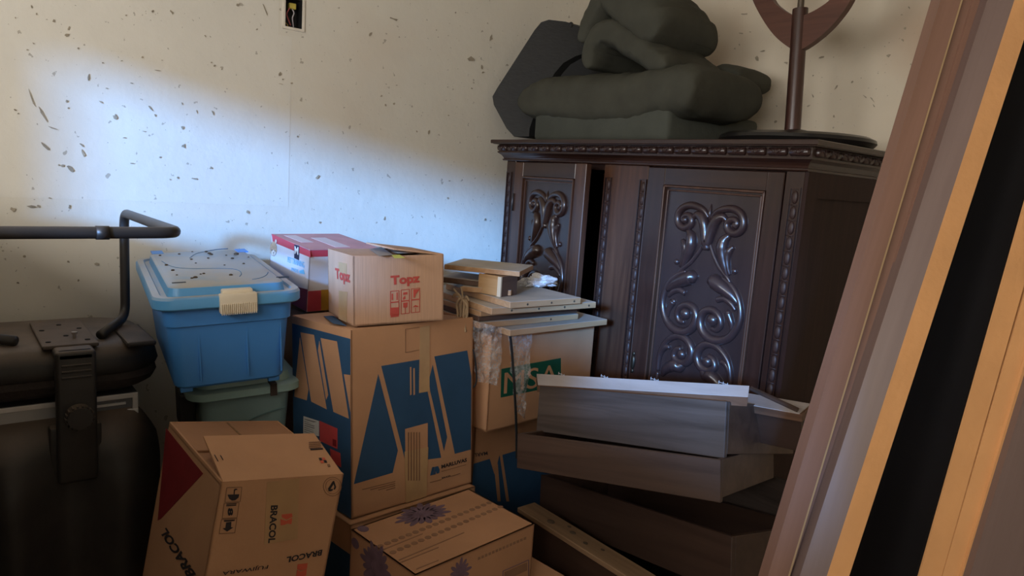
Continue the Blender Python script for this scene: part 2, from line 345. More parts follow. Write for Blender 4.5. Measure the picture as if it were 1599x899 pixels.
for col, P in (((0.45, 0.10, 0.10), [(-0.02, -0.004, 0.075), (-0.01, -0.014, 0.06), (-0.012, -0.02, 0.045), (-0.015, -0.012, 0.028), (-0.02, -0.002, 0.012)]),
               ((0.42, 0.38, 0.40), [(-0.02, 0.0, 0.07), (-0.008, 0.004, 0.052), (-0.01, 0.0, 0.036), (-0.015, 0.004, 0.02), (-0.02, 0.008, 0.008)]),
               ((0.60, 0.36, 0.10), [(-0.03, -0.018, 0.02), (-0.02, -0.014, 0.012), (-0.02, -0.012, 0.005)])):
    MB().tube(crom(P, 5), 0.0022, 7).build('wire', simple('wire_%d' % int(col[0]*100), col, 0.5), sb, True)

# ------------------------------------------------------------------ carved wardrobe
WX, WYF, WZT = 1.40, -0.62, 1.53            # right front top corner of the body
WW, WD = 1.30, 0.52
wd = thing('carved_wardrobe', 'dark mahogany wardrobe with carved scroll doors and dentil cornice', 'wardrobe', (WX-WW/2, WYF, 0))
M_MAH = wood('dark_mahogany', (0.019, 0.008, 0.006), (0.040, 0.017, 0.012), 0.30, 2, 2.5, 0.5, 0.25)
M_MAHX = wood('dark_mahogany_cross', (0.019, 0.008, 0.006), (0.040, 0.017, 0.012), 0.30, 0, 2.5, 0.5, 0.25)
M_MAHP = wood('panel_mahogany', (0.024, 0.013, 0.012), (0.036, 0.020, 0.018), 0.28, 2, 1.5, 0.5, 0.3)
M_MAHL = wood('worn_mahogany', (0.036, 0.014, 0.009), (0.100, 0.044, 0.024), 0.38, 2, 2.2, 0.5, 0.1)
M_MAHS = wood('dull_mahogany', (0.018, 0.008, 0.007), (0.034, 0.015, 0.012), 0.55, 2, 2.5, 0.2)
M_BEAD = simple('bead_mahogany', (0.040, 0.020, 0.016), 0.5, 0.2, 40, spec=0.4)
M_CARVE = simple('carved_mahogany', (0.036, 0.018, 0.016), 0.32, 0.15, 30, coat=0.3)
xl, xr = -WW/2, WW/2                         # local x, local y 0 = front plane
m = MB()
m.box(xl, xl+0.02, 0.02, WD, 0.06, WZT); m.box(xr-0.02, xr, 0.02, WD, 0.06, WZT)                # sides
m.box(xl, xr, WD-0.012, WD, 0.06, WZT); m.box(xl, xr, 0.02, WD, WZT-0.02, WZT); m.box(xl, xr, 0.02, WD, 0.06, 0.10)
m.build('carcass', M_MAHS, wd)
# right side frame and recessed panel look
m = MB()
m.box(xr, xr+0.010, 0.0, 0.065, 0.06, WZT); m.box(xr, xr+0.010, WD-0.06, WD, 0.06, WZT); m.box(xr, xr+0.010, 0.065, WD-0.06, WZT-0.07, WZT); m.box(xr, xr+0.010, 0.065, WD-0.06, 0.72, 0.78)
m.build('side_frame', M_MAHS, wd)
# front posts, stile
for nm, a, c, mt in (('post', xl, xl+0.058, M_MAH), ('centre_stile', 0.653-WX+WW/2+0.0, 0.853-WX+WW/2, M_MAHL), ('post', xr-0.056, xr, M_MAH)):
    MB().box(a, c, -0.0, 0.024, 0.06, WZT, 0.002, 1).build(nm, mt, wd)
MB().box(xl-0.01, xr+0.01, -0.012, WD, 0.0, 0.09, 0.004).build('plinth', M_MAHX, wd)
# bead strips in grooves
def bead_strip(x0, x1, ztop):
    m = MB(); m.box(x0-0.004, x0, -0.006, 0.001, 0.12, ztop); m.box(x1, x1+0.004, -0.006, 0.001, 0.12, ztop); m.box(x0, x1, -0.006, 0.001, ztop-0.003, ztop)
    st = m.build('bead_strip', M_MAH, wd); n = int((ztop-0.14)/0.042)
    me = None
    for i in range(n):
        z = ztop-0.026-0.042*i
        if me is None:
            bb = MB().ball((0, 0, 0), 1.0, ((x1-x0)*0.40, 0.0055, 0.0185), 6)
            bb.box(-(x1-x0)*0.42, (x1-x0)*0.42, -0.004, 0.004, -0.0225, -0.0195)
            o = bb.build('bead', M_BEAD, st, True); me = o.data
        else: o = link('bead', me, None, st)
        o.location = ((x0+x1)/2, 0.0, z)
tox = lambda X: X-(WX-WW/2)
bead_strip(tox(1.366), tox(1.391), 1.485)
bead_strip(tox(0.826), tox(0.848), 1.485)
bead_strip(tox(0.668), tox(0.690), 1.485)
bead_strip(tox(0.112), tox(0.134), 1.485)
# carved relief, traced on the right door panel then mirrored about its axis
def wpx(px, py): p = on(px, py, 1, WYF); return p.x-1.108, p.z
# axis of the panel in x is 1.108
z5 = lambda L: zz(940, 240, 4.994, L)
z6 = lambda L: zz(940, 400, 4.994, L)
strokes = [
 (z5([(822,500),(800,455),(765,425),(700,402),(640,412),(600,450),(585,505),(600,555),(640,578),(680,560),(697,520),(680,485),(650,478),(628,500),(640,525)]), [.004,.007,.009,.010,.010,.010,.010,.010,.010,.010,.0095,.009,.008,.008,.009]),
 (z5([(700,505),(735,475),(770,490),(792,540),(800,610),(808,690),(815,745)]), [.005,.010,.013,.014,.013,.013,.011]),
 (z5([(660,595),(690,640),(692,700),(672,770),(640,840),(615,900)]), [.006,.014,.016,.014,.010,.004]),
 (z5([(618,670),(640,710),(645,760),(625,830),(600,880)]), [.005,.010,.010,.008,.004]),
 (z5([(815,640),(775,720),(730,790),(680,850),(610,905),(575,950)]), [.003,.005,.006,.006,.006,.004]),
 (z6([(650,118),(590,140),(530,190),(490,260),(468,350),(478,440),(515,525),(580,580),(650,588),(705,550),(732,480),(715,410),(660,378),(605,400),(582,455),(602,505),(640,512)]), [.004,.007,.008,.008,.009,.010,.011,.012,.012,.012,.012,.011,.010,.010,.009,.008,.006]),
 (z6([(500,262),(560,215),(630,185),(695,165),(728,188)]), [.006,.014,.019,.020,.010]),
 (z6([(510,312),(550,275),(600,262),(645,290)]), [.005,.008,.009,.008]),
 (z6([(505,470),(515,410),(550,352)]), [.004,.008,.010]),
 (z6([(430,890),(440,790),(470,700),(520,645),(585,622),(650,645),(690,705),(693,775),(650,828),(590,822),(556,775),(575,728),(615,722)]), [.006,.008,.008,.009,.010,.011,.012,.012,.012,.011,.010,.009,.008]),
 (z6([(440,830),(455,750),(490,708),(525,712)]), [.004,.008,.009,.006]),
 (z6([(460,930),(500,875),(560,850),(600,862),(640,830)]), [.005,.014,.018,.016,.008]),
 (z6([(430,900),(420,1000),(450,1100),(520,1160),(600,1150),(650,1090),(620,1030),(570,1040)]), [.006,.009,.010,.011,.012,.011,.010,.008]),
]
balls = [(z5([(575,842)])[0], .010), (z6([(645,448)])[0], .020), (z6([(552,352)])[0], .010), (z6([(615,765)])[0], .017), (z5([(640,515)])[0], .012)]
cut = []
for P, R in strokes: cut.append(([wpx(*p) for p in P], R))
cutb = [(wpx(*p), r) for p, r in balls]
def carving(parent, cx, yp, zoff=0.0, sx=1.0):
    ax = Vector((0, 1, 0))
    for s in (1, -1):
        for P, R in cut:
            pts = [Vector((cx+s*sx*u, yp, v+zoff)) for u, v in P]; cs = crom(pts, 5)
            rr = []
            for i in range(len(R)-1):
                for k in range(5): rr.append(1.22*(R[i]+(R[i+1]-R[i])*k/5))
            rr.append(1.22*R[-1])
            o = MB().tube(cs, rr, 10, (ax, 1.15)).build('carved_scroll', M_CARVE, parent, True)
        for (u, v), r in cutb: MB().ball((cx+s*sx*u, yp, v+zoff), r, (1, 0.9, 1)).build('carved_boss', M_CARVE, parent, True)
    m = MB(); c = wpx(*z5([(822, 388)])[0]); d = wpx(*z5([(815, 750)])[0])
    m.tube([Vector((cx, yp, c[1]+zoff)), Vector((cx, yp-0.004, c[1]+zoff-0.03)), Vector((cx, yp, c[1]+zoff-0.06))], [.001, .006, .002], 8)
    m.ball((cx, yp, d[1]+zoff+0.02), 0.012, (1, 1, 1.4)); m.build('carved_spear', M_CARVE, parent, True)
def door(x0, x1, panel, parent, hinge_left, open_deg):
    """door leaf in its own frame: local origin at hinge edge"""
    w = x1-x0; z0, z1 = 0.10, WZT-0.004; px0, px1, pz0, pz1 = panel
    hx = x0 if hinge_left else x1
    m = MB(); y0, y1 = -0.004, 0.020
    m.box(x0-hx, px0-hx, y0, y1, z0, z1, 0.002, 1); m.box(px1-hx, x1-hx, y0, y1, z0, z1, 0.002, 1)
    dr = m.build('door', M_MAHL if hinge_left else M_MAH, parent); dr.location = (hx, 0, 0); dr.rotation_euler.z = math.radians(open_deg)
    MB().box(px0-hx, px1-hx, y0, y1, pz1, z1, 0.002, 1).build('rail', M_MAHX, dr); MB().box(px0-hx, px1-hx, y0, y1, z0, pz0, 0.002, 1).build('rail', M_MAHX, dr)
    m = MB()   # raised moulding round the panel
    for k, (o, t, y) in enumerate(((0.0, 0.007, -0.009), (0.012, 0.006, -0.001))):
        a, c, e, f = px0-hx+o, px1-hx-o, pz0+o, pz1-o
        m.box(a, a+t, y, 0.012, e, f, 0.002, 2); m.box(c-t, c, y, 0.012, e, f, 0.002, 2); m.box(a, c, y, 0.012, e, e+t, 0.002, 2); m.box(a, c, y, 0.012, f-t, f, 0.002, 2)
    m.build('panel_moulding', M_MAHL, dr)
    MB().box(px0-hx, px1-hx, 0.006, 0.014, pz0, pz1).build('panel', M_MAHP, dr)
    return dr, (px0+px1)/2-hx
rd, c = door(tox(0.857), tox(1.342), (tox(0.926), tox(1.290), 0.30, 1.471), wd, False, 0)
carving(rd, c, 0.006)
# escutcheon
m = MB(); pe = on(990, 565, 1, WYF)
m.ball((tox(pe.x)-tox(1.342), -0.006, pe.z), 0.012, (0.8, 0.5, 2.0)); m.ball((tox(pe.x)-tox(1.342), -0.006, pe.z+0.03), 0.008, (0.8, 0.5, 1)); m.ball((tox(pe.x)-tox(1.342), -0.006, pe.z-0.03), 0.008, (0.8, 0.5, 1))
m.build('escutcheon', simple('aged_brass', (0.06, 0.045, 0.03), 0.4, 0.2, 30, metal=0.8), rd, True)
ld, c = door(tox(0.160), tox(0.650), (tox(0.225), tox(0.585), 0.30, 1.471), wd, True, -9.0)
carving(ld, c, 0.006)
m = MB(); m.tube([(0.004, -0.008, 1.40), (0.004, -0.008, 1.33)], 0.005, 8); m.build('hinge', simple('dark_steel', (0.10, 0.09, 0.085), 0.45, 0.2, 30, metal=0.7), ld, True)
# cornice: moulding profile swept round front and sides, mitred
def sweep(prof, name, mat):
    rings = []
    m = MB()
    for o, z in prof:
        rings.append([m.bm.verts.new(p) for p in ((xl-o, WD, z), (xl-o, -o, z), (xr+o, -o, z), (xr+o, WD, z))])
    for i in range(len(prof)-1):
        for j in range(3): m.bm.faces.new((rings[i][j], rings[i][j+1], rings[i+1][j+1], rings[i+1][j]))
    m.bm.faces.new(rings[0][::-1]); m.bm.faces.new(rings[-1])
    for i in range(len(prof)-1): m.bm.faces.new((rings[i][3], rings[i][0], rings[i+1][0], rings[i+1][3]))
    return m.build(name, mat, wd)
Z0 = WZT
sweep([(0.012, Z0), (0.014, Z0+0.003), (0.014, Z0+0.006), (0.010, Z0+0.008), (0.012, Z0+0.014), (0.018, Z0+0.022), (0.027, Z0+0.029), (0.030, Z0+0.031), (0.030, Z0+0.035), (0.026, Z0+0.036), (0.026, Z0+0.062), (0.044, Z0+0.064), (0.044, Z0+0.066)], 'cornice', M_MAHX)
sweep([(0.050, Z0+0.066), (0.052, Z0+0.068), (0.052, Z0+0.079), (0.050, Z0+0.081)], 'top_board', M_MAHX)
me = None; pitch_c = 0.0645
def motif():
    m = MB(); L = pitch_c-0.006
    m.tube([(-L/2, 0, 0), (-L/2+0.004, 0, 0), (L/2-0.004, 0, 0), (L/2, 0, 0)], [0.006, 0.0115, 0.0115, 0.006], 10)
    for s in (-1, 1):
        for q in (0.010, 0.020): m.tube([(s*0.004, -0.010, -0.004), (s*q*0.8, -0.0118, 0.002), (s*(q+0.004), -0.0105, 0.008)], [0.0012, 0.0018, 0.001], 6)
    m.box(-0.001, 0.001, -0.013, 0, -0.009, 0.009)
    return m
for i in range(21):
    x = xl-0.03+pitch_c*(i+0.5)
    if me is None: o = motif().build('carved_motif', M_CARVE, wd, True); me = o.data
    else: o = link('carved_motif', me, None, wd)
    o.location = (x, -0.027, Z0+0.0495)
for i in range(8):
    o = link('carved_motif', me, None, wd); o.location = (xr+0.027, -0.01+pitch_c*(i+0.5), Z0+0.0495); o.rotation_euler.z = math.pi/2
for i in range(8):
    o = link('carved_motif', me, None, wd); o.location = (xl-0.027, -0.01+pitch_c*(i+0.5), Z0+0.0495); o.rotation_euler.z = -math.pi/2
ZTOP = Z0+0.081

# ------------------------------------------------------------------ cardboard boxes
def carton(name, label, o_top, yaw, a, b, h, tx, ty, mat, top='closed', cat='box', bulge=0.0):
    """box thing: x in [-b,0], y in [0,a], z in [0,h]; walls as one body, top flaps as parts"""
    t = thing(name, label, cat, mat4=frame(o_top, yaw, h, tx, ty))
    m = MB(); th = 0.004
    m.box(-b, 0, 0, a, 0, th); m.box(-b, -b+th, 0, a, 0, h); m.box(-th, 0, 0, a, 0, h); m.box(-b, 0, 0, th, 0, h); m.box(-b, 0, a-th, a, 0, h)
    m.build('carton_body', mat, t)
    return t
def flap(t, p, q, w, deg, face_dir, name, mat, inset=0.003):
    """flap hinged on edge p-q (local), reaching w along face_dir when closed, raised deg"""
    p = Vector(p); q = Vector(q); e = (q-p).normalized(); d = Vector(face_dir); up = Vector((0, 0, 1)); a = math.radians(deg)
    v = d*math.cos(a)+up*math.sin(a); n = v.cross(e).normalized()
    if n.z < 0: n = -n
    p2 = p+e*inset; q2 = q-e*inset
    return MB().hull8([p2-n*0.002, q2-n*0.002, q2+v*w-n*0.002-e*inset, p2+v*w-n*0.002+e*inset], [p2+n*0.002, q2+n*0.002, q2+v*w+n*0.002-e*inset, p2+v*w+n*0.002+e*inset]).build(name, mat, t)

# big boot carton in the middle
A, B, H = 0.403, 0.334, 0.497
bx = carton('boot_carton', 'large upright cardboard carton with big dark blue letter stripes under the small box', (0.801, -1.642, 1.047), 0.065, A, B, H, 0.0, -0.075, M_KRAFT)
flap(bx, (-B, 0, H), (-B, A, H), B*0.5, -3, (1, 0, 0), 'flap', M_KRAFT); flap(bx, (0, A, H), (0, 0, H), B*0.5, -3, (-1, 0, 0), 'flap', M_KRAFT)
z4 = lambda L: zz(540, 500, 2.809, L)
z5b = lambda L: zz(440, 480, 3.75, L)
for P in ([(142,235),(228,570),(205,668),(35,718)], [(155,200),(345,168),(358,310),(418,602),(262,622)], [(381,195),(364,262),(370,310),(430,572),(444,512)], [(388,158),(532,132),(550,245),(548,566),(478,585)]):
    patch_px(bx, 'x', 0, z4(P), 'printed_stripe', M_BLUE)
bw = fpx(bx, 'y', 440+50/3.75, 480+82/3.75)[1]
patch(bx, 'y', 0, [(-B+0.002, 0.0), (-0.003, 0.0), (-0.003, H-0.022), (-B+0.002, H-0.022)], 'printed_side', M_BLUE)
for P in ([(108,175),(158,480),(148,543),(75,520)], [(112,145),(190,160),(265,595),(175,550)], [(222,195),(215,250),(262,540),(274,512)], [(230,178),(325,198),(395,650),(305,610)], [(366,390),(404,395),(404,610)]):
    patch_px(bx, 'y', 0, z5b(P), 'bare_stripe', M_KRAFT, 0.0014)
patch_px(bx, 'y', 0, z5b([(130,635),(220,664),(220,752),(128,738)]), 'shipping_label', M_WHITE, 0.0016)
for r_ in range(7):
    y = 650+12*r_; patch_px(bx, 'y', 0, z5b([(136,y),(136+random.uniform(40,78),y+18),(190,y+22),(136,y+4)]), 'label_line', simple('grey_print', (0.30, 0.28, 0.27), 0.7), 0.0022)
patch_px(bx, 'y', 0, z5b([(223,662),(328,708),(328,828),(226,780)]), 'red_label', M_REDLAB, 0.0016)
patch_px(bx, 'y', 0, z5b([(302,768),(323,775),(323,815),(302,806)]), 'label_code', M_DKRED, 0.0022)
patch_px(bx, 'y', 0, z5b([(285,825),(345,852),(350,935),(292,900)]), 'red_label', M_REDLAB, 0.0016)
patch_px(bx, 'x', 0, z4([(324,30),(366,22),(366,310),(320,318)]), 'tape_strip', M_TAPE, 0.0016)
patch_px(bx, 'x', 0, z4([(259,476),(358,449),(358,560),(260,590)]), 'carton_flap_label', M_KRAFT, 0.0018)
patch_px(bx, 'x', 0, z4([(256,575),(360,555),(352,770),(262,800)]), 'tape_strip', M_TAPE, 0.0024)
for k in range(5):
    x = 270+12*k; patch_px(bx, 'x', 0, z4([(x,490),(x+5,489),(x+5,700),(x,702)]), 'faint_print', M_BRINK, 0.0030)
for k in range(2):
    x = 280+15*k; patch_px(bx, 'x', 0, z4([(x,205+5*k),(x+6,204+5*k),(x+7,325),(x+1,328)]), 'torn_strip', M_KRAFT, 0.0016)
for L in ([(260,38),(322,28),(322,30),(260,40)], [(260,140),(322,128),(322,130),(260,142)], [(260,38),(262,38),(262,142),(260,142)]): patch_px(bx, 'x', 0, z4(L), 'box_outline', M_BRINK, 0.0014)
zl = lambda L: zz(640, 690, 8.99, L)
text_px(bx, 'x', 0, 'MARLUVAS', *zl([(440,372),(798,272),(438,318)]), 'lettering', M_INK, 0.04)
for P in ([(283,468),(310,352),(345,345),(330,455)], [(335,455),(350,345),(385,338),(400,435),(372,440),(362,400),(358,450)], [(385,338),(395,336),(415,385),(410,425),(400,430)]): patch_px(bx, 'x', 0, zl(P), 'logo_stripe', M_BLUE, 0.0014)
for P in ([(440,408),(785,312),(785,318),(440,415)], [(280,562),(440,520),(440,528),(280,570)], [(580,474),(705,434),(705,442),(580,482)]): patch_px(bx, 'x', 0, zl(P), 'printed_line', M_BRINK, 0.0014)
text_px(bx, 'x', 0, 'BRASIL', *zl([(446,515),(578,478),(444,492)]), 'lettering', M_INK, 0.02)
for k in range(4):
    patch_px(bx, 'x', 0, z4([(70+k*35,740-k*2+3*k),(216,704+9*k),(216,707+9*k),(72+k*35,743+k)]), 'printed_line', M_BRINK, 0.0014)
# gap print on the flap
patch_px(bx, 'z', H-0.004, zz(440, 480, 3.75, [(245,62),(300,60),(380,120),(300,105)]), 'printed_stripe', M_BLUE, 0.006)

# carton below it, a little wider
bl = bx.matrix_world @ Vector((0.012, -0.012, 0))
lowH = bl.z-0.002
lb = carton('boot_carton', 'lower cardboard carton with purple blue base hidden beneath the big striped carton', (bl.x+0.012, bl.y-0.004, bl.z-0.003), 0.065, 0.415, 0.36, lowH, 0.0, -0.075, M_KRAFT)
MB().box(-0.36, 0, 0, 0.415, lowH-0.004, lowH).build('flap', M_KRAFT, lb)
dpz = fpx(lb, 'x', 530, 872, 0)[1]
patch(lb, 'x', 0, [(0.001, 0.02), (0.41, 0.02), (0.41, dpz), (0.001, dpz)], 'printed_band', simple('indigo_print', (0.055, 0.045, 0.125), 0.6, 0.1, 20))
patch(lb, 'y', 0, [(-0.358, 0.02), (-0.002, 0.02), (-0.002, dpz), (-0.358, dpz)], 'printed_band', M_BLUE)

# Topz box
A, B, H = 0.25, 0.259, 0.181
tz = carton('small_carton', 'small open cardboard box with red Topz print on the striped carton', (0.766, -1.626, 1.231), -0.182, A, B, H, 0.034, -0.045, M_KRAFT3)
flap(tz, (-B, 0, H), (0, 0, H), 0.13, -1, (0, 1, 0), 'flap', M_KRAFT3)
flap(tz, (0, A, H), (-B, A, H), 0.14, 7, (0, -1, 0), 'flap', M_KRAFT3)
flap(tz, (-B, A, H-0.006), (-B, 0, H-0.006), 0.10, 0, (1, 0, 0), 'flap', M_KRAFT3)
z4c = lambda L: zz(400, 350, 3.33, L)
text_px(tz, 'x', 0, 'Topz', *z4c([(700,330),(852,316),(697,268)]), 'lettering', M_REDINK, 0.045)
text_px(tz, 'y', 0, 'Topz', *z4c([(415,298),(492,322),(412,226)]), 'lettering', M_REDINK, 0.045)
zt = lambda L: zz(600, 415, 10.575, L)
def outline_px(t, face, plane, quad, wpx_, name, mat):
    a, b, c, d = quad
    for p, q in ((a, b), (b, c), (c, d), (d, a)):
        dx, dy = q[0]-p[0], q[1]-p[1]; L = math.hypot(dx, dy); nx, ny = -dy/L*wpx_/2, dx/L*wpx_/2
        patch_px(t, face, plane, [(p[0]-nx, p[1]-ny), (q[0]-nx, q[1]-ny), (q[0]+nx, q[1]+ny), (p[0]+nx, p[1]+ny)], name, mat, 0.0012)
for i, (x0, x1, dy) in enumerate(((100, 240, 0), (275, 412, -22), (445, 582, -42))):
    for y0, y1 in ((420, 600), (610, 815)):
        outline_px(tz, 'x', 0, zt([(x0,y0+dy),(x1,y0-14+dy),(x1,y1-14+dy),(x0,y1+dy)]), 0.9, 'pictogram_frame', M_REDINK)
for P in ([(120,460),(142,456),(142,560),(120,562)], [(200,440),(218,438),(218,560),(200,562)], [(105,690),(238,680),(238,835),(105,850)], [(310,440),(380,430),(380,470),(310,478)], [(305,530),(340,490),(350,540),(310,560)], [(310,610),(385,600),(378,680),(345,695),(312,685)], [(340,695),(350,695),(350,790),(340,790)], [(480,390),(570,380),(570,400),(520,470),(500,530),(480,520)], [(470,680),(510,645),(560,660),(555,675)], [(510,690),(518,690),(518,760),(510,760)]):
    patch_px(tz, 'x', 0, zt(P), 'pictogram', M_REDINK, 0.0012)
patch_px(tz, 'y', 0, z4c([(432,345),(475,352),(472,510),(430,490)]), 'tape_strip', M_TAPE, 0.0012)
patch_px(tz, 'y', 0, z4c([(430,196),(472,204),(472,258),(430,248)]), 'tape_strip', M_TAPE, 0.0010)
patch_px(tz, 'z', H, z4c([(590,135),(650,122),(715,165),(640,170)]), 'grey_label', simple('grey_label_paper', (0.30, 0.26, 0.24), 0.6), 0.003)
patch_px(tz, 'z', H, z4c([(705,168),(745,165),(775,182),(720,184)]), 'yellow_sticker', simple('yellow_sticker_paper', (0.62, 0.66, 0.10), 0.5), 0.0038)

# pet pads box by the wall
A, B, H = 0.243, 0.28, 0.191
pt = carton('pet_pad_carton', 'red and white pet training pads box with a puppy picture against the wall', (0.408, -1.589, 1.205), 0.05, A, B, H, 0.007, 0.066, simple('white_carton', (0.66, 0.63, 0.64), 0.4, 0.04, 10))
M_PINKT = simple('dusty_pink_top', (0.55, 0.26, 0.26), 0.6, 0.12, 9)
MB().box(-B, 0, 0, A, H-0.003, H+0.001).build('top_panel', M_PINKT, pt)
for x0, x1, y0, y1 in ((-0.20, -0.03, 0.10, 0.15), (-0.25, -0.12, 0.03, 0.07)): MB().box(x0, x1, y0, y1, H+0.001, H+0.0018).build('tape_strip', simple('clear_tape', (0.66, 0.45, 0.43), 0.3), pt)
patch(pt, 'x', 0, [(0.001, H-0.021), (A, H-0.021), (A, H-0.001), (0.001, H-0.001)], 'red_band', M_WRED)
patch(pt, 'x', 0, [(0.001, 0.001), (A, 0.001), (A, 0.065), (0.001, 0.065)], 'red_band', M_WRED)
zp = lambda L: zz(415, 360, 8.99, L)
patch_px(pt, 'x', 0, zp([(775,830),(885,825),(885,1110),(775,1120)]), 'gold_panel', simple('gold_print', (0.50, 0.26, 0.03), 0.5), 0.0014)
patch_px(pt, 'y', 0, zp([(85,45),(625,285),(630,378),(100,160)]), 'red_band', M_WRED)
patch(pt, 'y', 0, [(-B+0.001, 0.001), (-0.001, 0.001), (-0.001, 0.070), (-B+0.001, 0.040)], 'red_band', simple('maroon_print', (0.16, 0.02, 0.03), 0.5))
patch_px(pt, 'y', 0, zp([(405,192),(475,212),(470,415),(404,385)]), 'logo_block', simple('navy_print', (0.02, 0.02, 0.05), 0.5), 0.0014)
text_px(pt, 'y', 0, 'M', *zp([(412,322),(466,340),(414,215)]), 'lettering', M_WHITE, 0.03, 0.0022)
M_CYAN = simple('cyan_print', (0.18, 0.50, 0.72), 0.5, 0.05)
text_px(pt, 'y', 0, 'PET TRAINING', *zp([(312,440),(545,520),(314,362)]), 'lettering', M_CYAN, 0.01, 0.0016)
text_px(pt, 'y', 0, 'PADS', *zp([(368,565),(462,595),(370,515)]), 'lettering', M_CYAN, 0.01, 0.0016)
patch_px(pt, 'y', 0, zp([(475,560),(535,545),(552,610),(480,598)]), 'printed_mark', M_CYAN, 0.0016)
# generic puppy photo
def blob_px(t, face, plane, cx, cy, rx, ry, n, name, mat, e, jag=0.0):
    P = []
    for k in range(n):
        a = 2*math.pi*k/n; j = 1+jag*(1 if k % 2 else -1); P.append((cx+rx*j*math.cos(a), cy+ry*j*math.sin(a)))
    return patch_px(t, face, plane, P, name, mat, e)
c = zp([(112,255)])[0]; blob_px(pt, 'y', 0, c[0], c[1], 5.2, 11.5, 22, 'puppy_picture', simple('tan_fur_print', (0.50, 0.36, 0.24), 0.6, 0.2, 200), 0.0014, 0.05)
for q, rx, ry, cl in (((150,150), 1.2, 3.2, (0.62, 0.52, 0.44)), ((118,310), 3.4, 4.6, (0.72, 0.62, 0.52)), ((95,275), .9, 1.2, (0.10, 0.08, 0.08)), ((135,285), .9, 1.2, (0.10, 0.08, 0.08)), ((117,312), 1.2, 1.4, (0.06, 0.06, 0.07)), ((120,340), 1.0, .7, (0.45, 0.12, 0.10))):
    c = zp([q])[0]; blob_px(pt, 'y', 0, c[0], c[1], rx, ry, 10, 'puppy_picture', simple('puppy_%d' % int(cl[0]*100+cl[1]*900), cl, 0.6), 0.0022)

# BRACOL box
A, B, H = 0.269, 0.380, 0.42
br = carton('boot_carton', 'open kraft box with upside-down BRACOL print beside the black chair', (1.039, -2.029, 0.821), 0.017, A, B, H, -0.161, 0.011, M_KRAFT)
z3 = lambda L: zz(200, 620, 3.222, L)
flap(br, (-B, 0, H-0.003), (-B, A, H-0.003), B*0.52, 0, (1, 0, 0), 'flap', M_KRAFT2)
flap(br, (-B, A, H-0.008), (0, A, H-0.008), A*0.5, 0, (0, -1, 0), 'flap', M_KRAFT2); flap(br, (0, 0, H-0.008), (-B, 0, H-0.008), A*0.5-0.004, 0, (0, 1, 0), 'flap', M_KRAFT2)
MB().box(-B+0.01, -0.19, A*0.5-0.003, A*0.5+0.001, H-0.002, H+0.0008).build('flap_seam', M_KEDGE, br)
flap(br, (0, A, H-0.002), (0, 0, H-0.002), 0.165, 14, (-1, 0, 0), 'flap', M_KRAFT)
zb = lambda L: zz(300, 740, 5.654, L)
for Q in ([(305,118),(438,112),(424,240),(290,248)], [(282,258),(415,250),(395,382),(265,388)], [(258,400),(395,388),(376,515),(238,524)]): outline_px(br, 'x', 0, zb(Q), 0.9, 'pictogram_frame', M_BRINK)
for P in ([(312,180),(415,176),(408,205),(380,228),(350,232),(325,215)], [(366,178),(368,140),(378,128),(395,128),(398,136),(382,138),(376,146),(374,178)], [(302,262),(390,256),(390,262),(302,268)], [(300,274),(388,268),(388,276),(300,282)], [(282,406),(376,398),(376,402),(282,411)], [(280,414),(374,406),(374,411),(280,419)],
          [(300,425),(345,420),(342,468),(362,468),(308,505),(268,478),(292,474)]): patch_px(br, 'x', 0, zb(P), 'pictogram', M_INK, 0.0012)
text_px(br, 'x', 0, '8', *zb([(312,298),(312,366),(360,296)]), 'lettering', M_INK, 0.05)
text_px(br, 'x', 0, 'BRACOL', *zb([(693,275),(668,608),(756,272)]), 'lettering', M_INK, 0.035)
text_px(br, 'x', 0, 'BRACOL', *zb([(1150,662),(835,728),(1140,715)]), 'lettering', M_INK, 0.035)
text_px(br, 'x', 0, 'FUJIWARA', *zb([(676,790),(272,848),(664,832)]), 'lettering', M_INK, 0.01)
for P in ([(790,355),(880,345),(885,375),(830,400),(790,380)], [(778,395),(830,410),(882,385),(875,440),(840,435),(815,445),(780,450)], [(930,795),(1018,785),(1012,830),(960,850),(925,835)], [(925,842),(960,860),(1010,835),(1005,890),(950,915),(915,905)]): patch_px(br, 'x', 0, zb(P), 'logo', M_ORINK, 0.0012)
c = zb([(1238,108)])[0]
for r0, r1 in ((13.6, 14.4), (10.6, 11.0)):
    n = 20
    for k in range(n):
        a0, a1 = 2*math.pi*k/n, 2*math.pi*(k+1)/n
        patch_px(br, 'x', 0, [(c[0]+r*math.cos(a), c[1]+r*1.05*math.sin(a)) for r, a in ((r0, a0), (r1, a0), (r1, a1), (r0, a1))], 'recycling_ring', M_BRINK, 0.0012)
for P in ([(1198,132),(1240,62),(1252,58),(1252,78),(1215,138)], [(1252,58),(1270,112),(1262,132),(1246,136),(1255,110),(1245,80)], [(1200,138),(1240,128),(1240,142),(1222,150),(1205,148)]): patch_px(br, 'x', 0, zb(P), 'recycling_mark', M_INK, 0.0012)
patch_px(br, 'x', 0, zb([(660,70),(945,38),(930,570),(635,620)]), 'tape_strip', simple('clear_tape_on_kraft', (0.50, 0.30, 0.15), 0.35, 0.06, 15), 0.0008)
patch_px(br, 'y', 0, z3([(192,155),(378,384),(165,612),(150,620)]), 'red_corner', M_DKRED)
text_px(br, 'y', 0, 'BRACOL', *z3([(346,890),(196,655),(300,905)]), 'lettering', M_INK, 0.035)
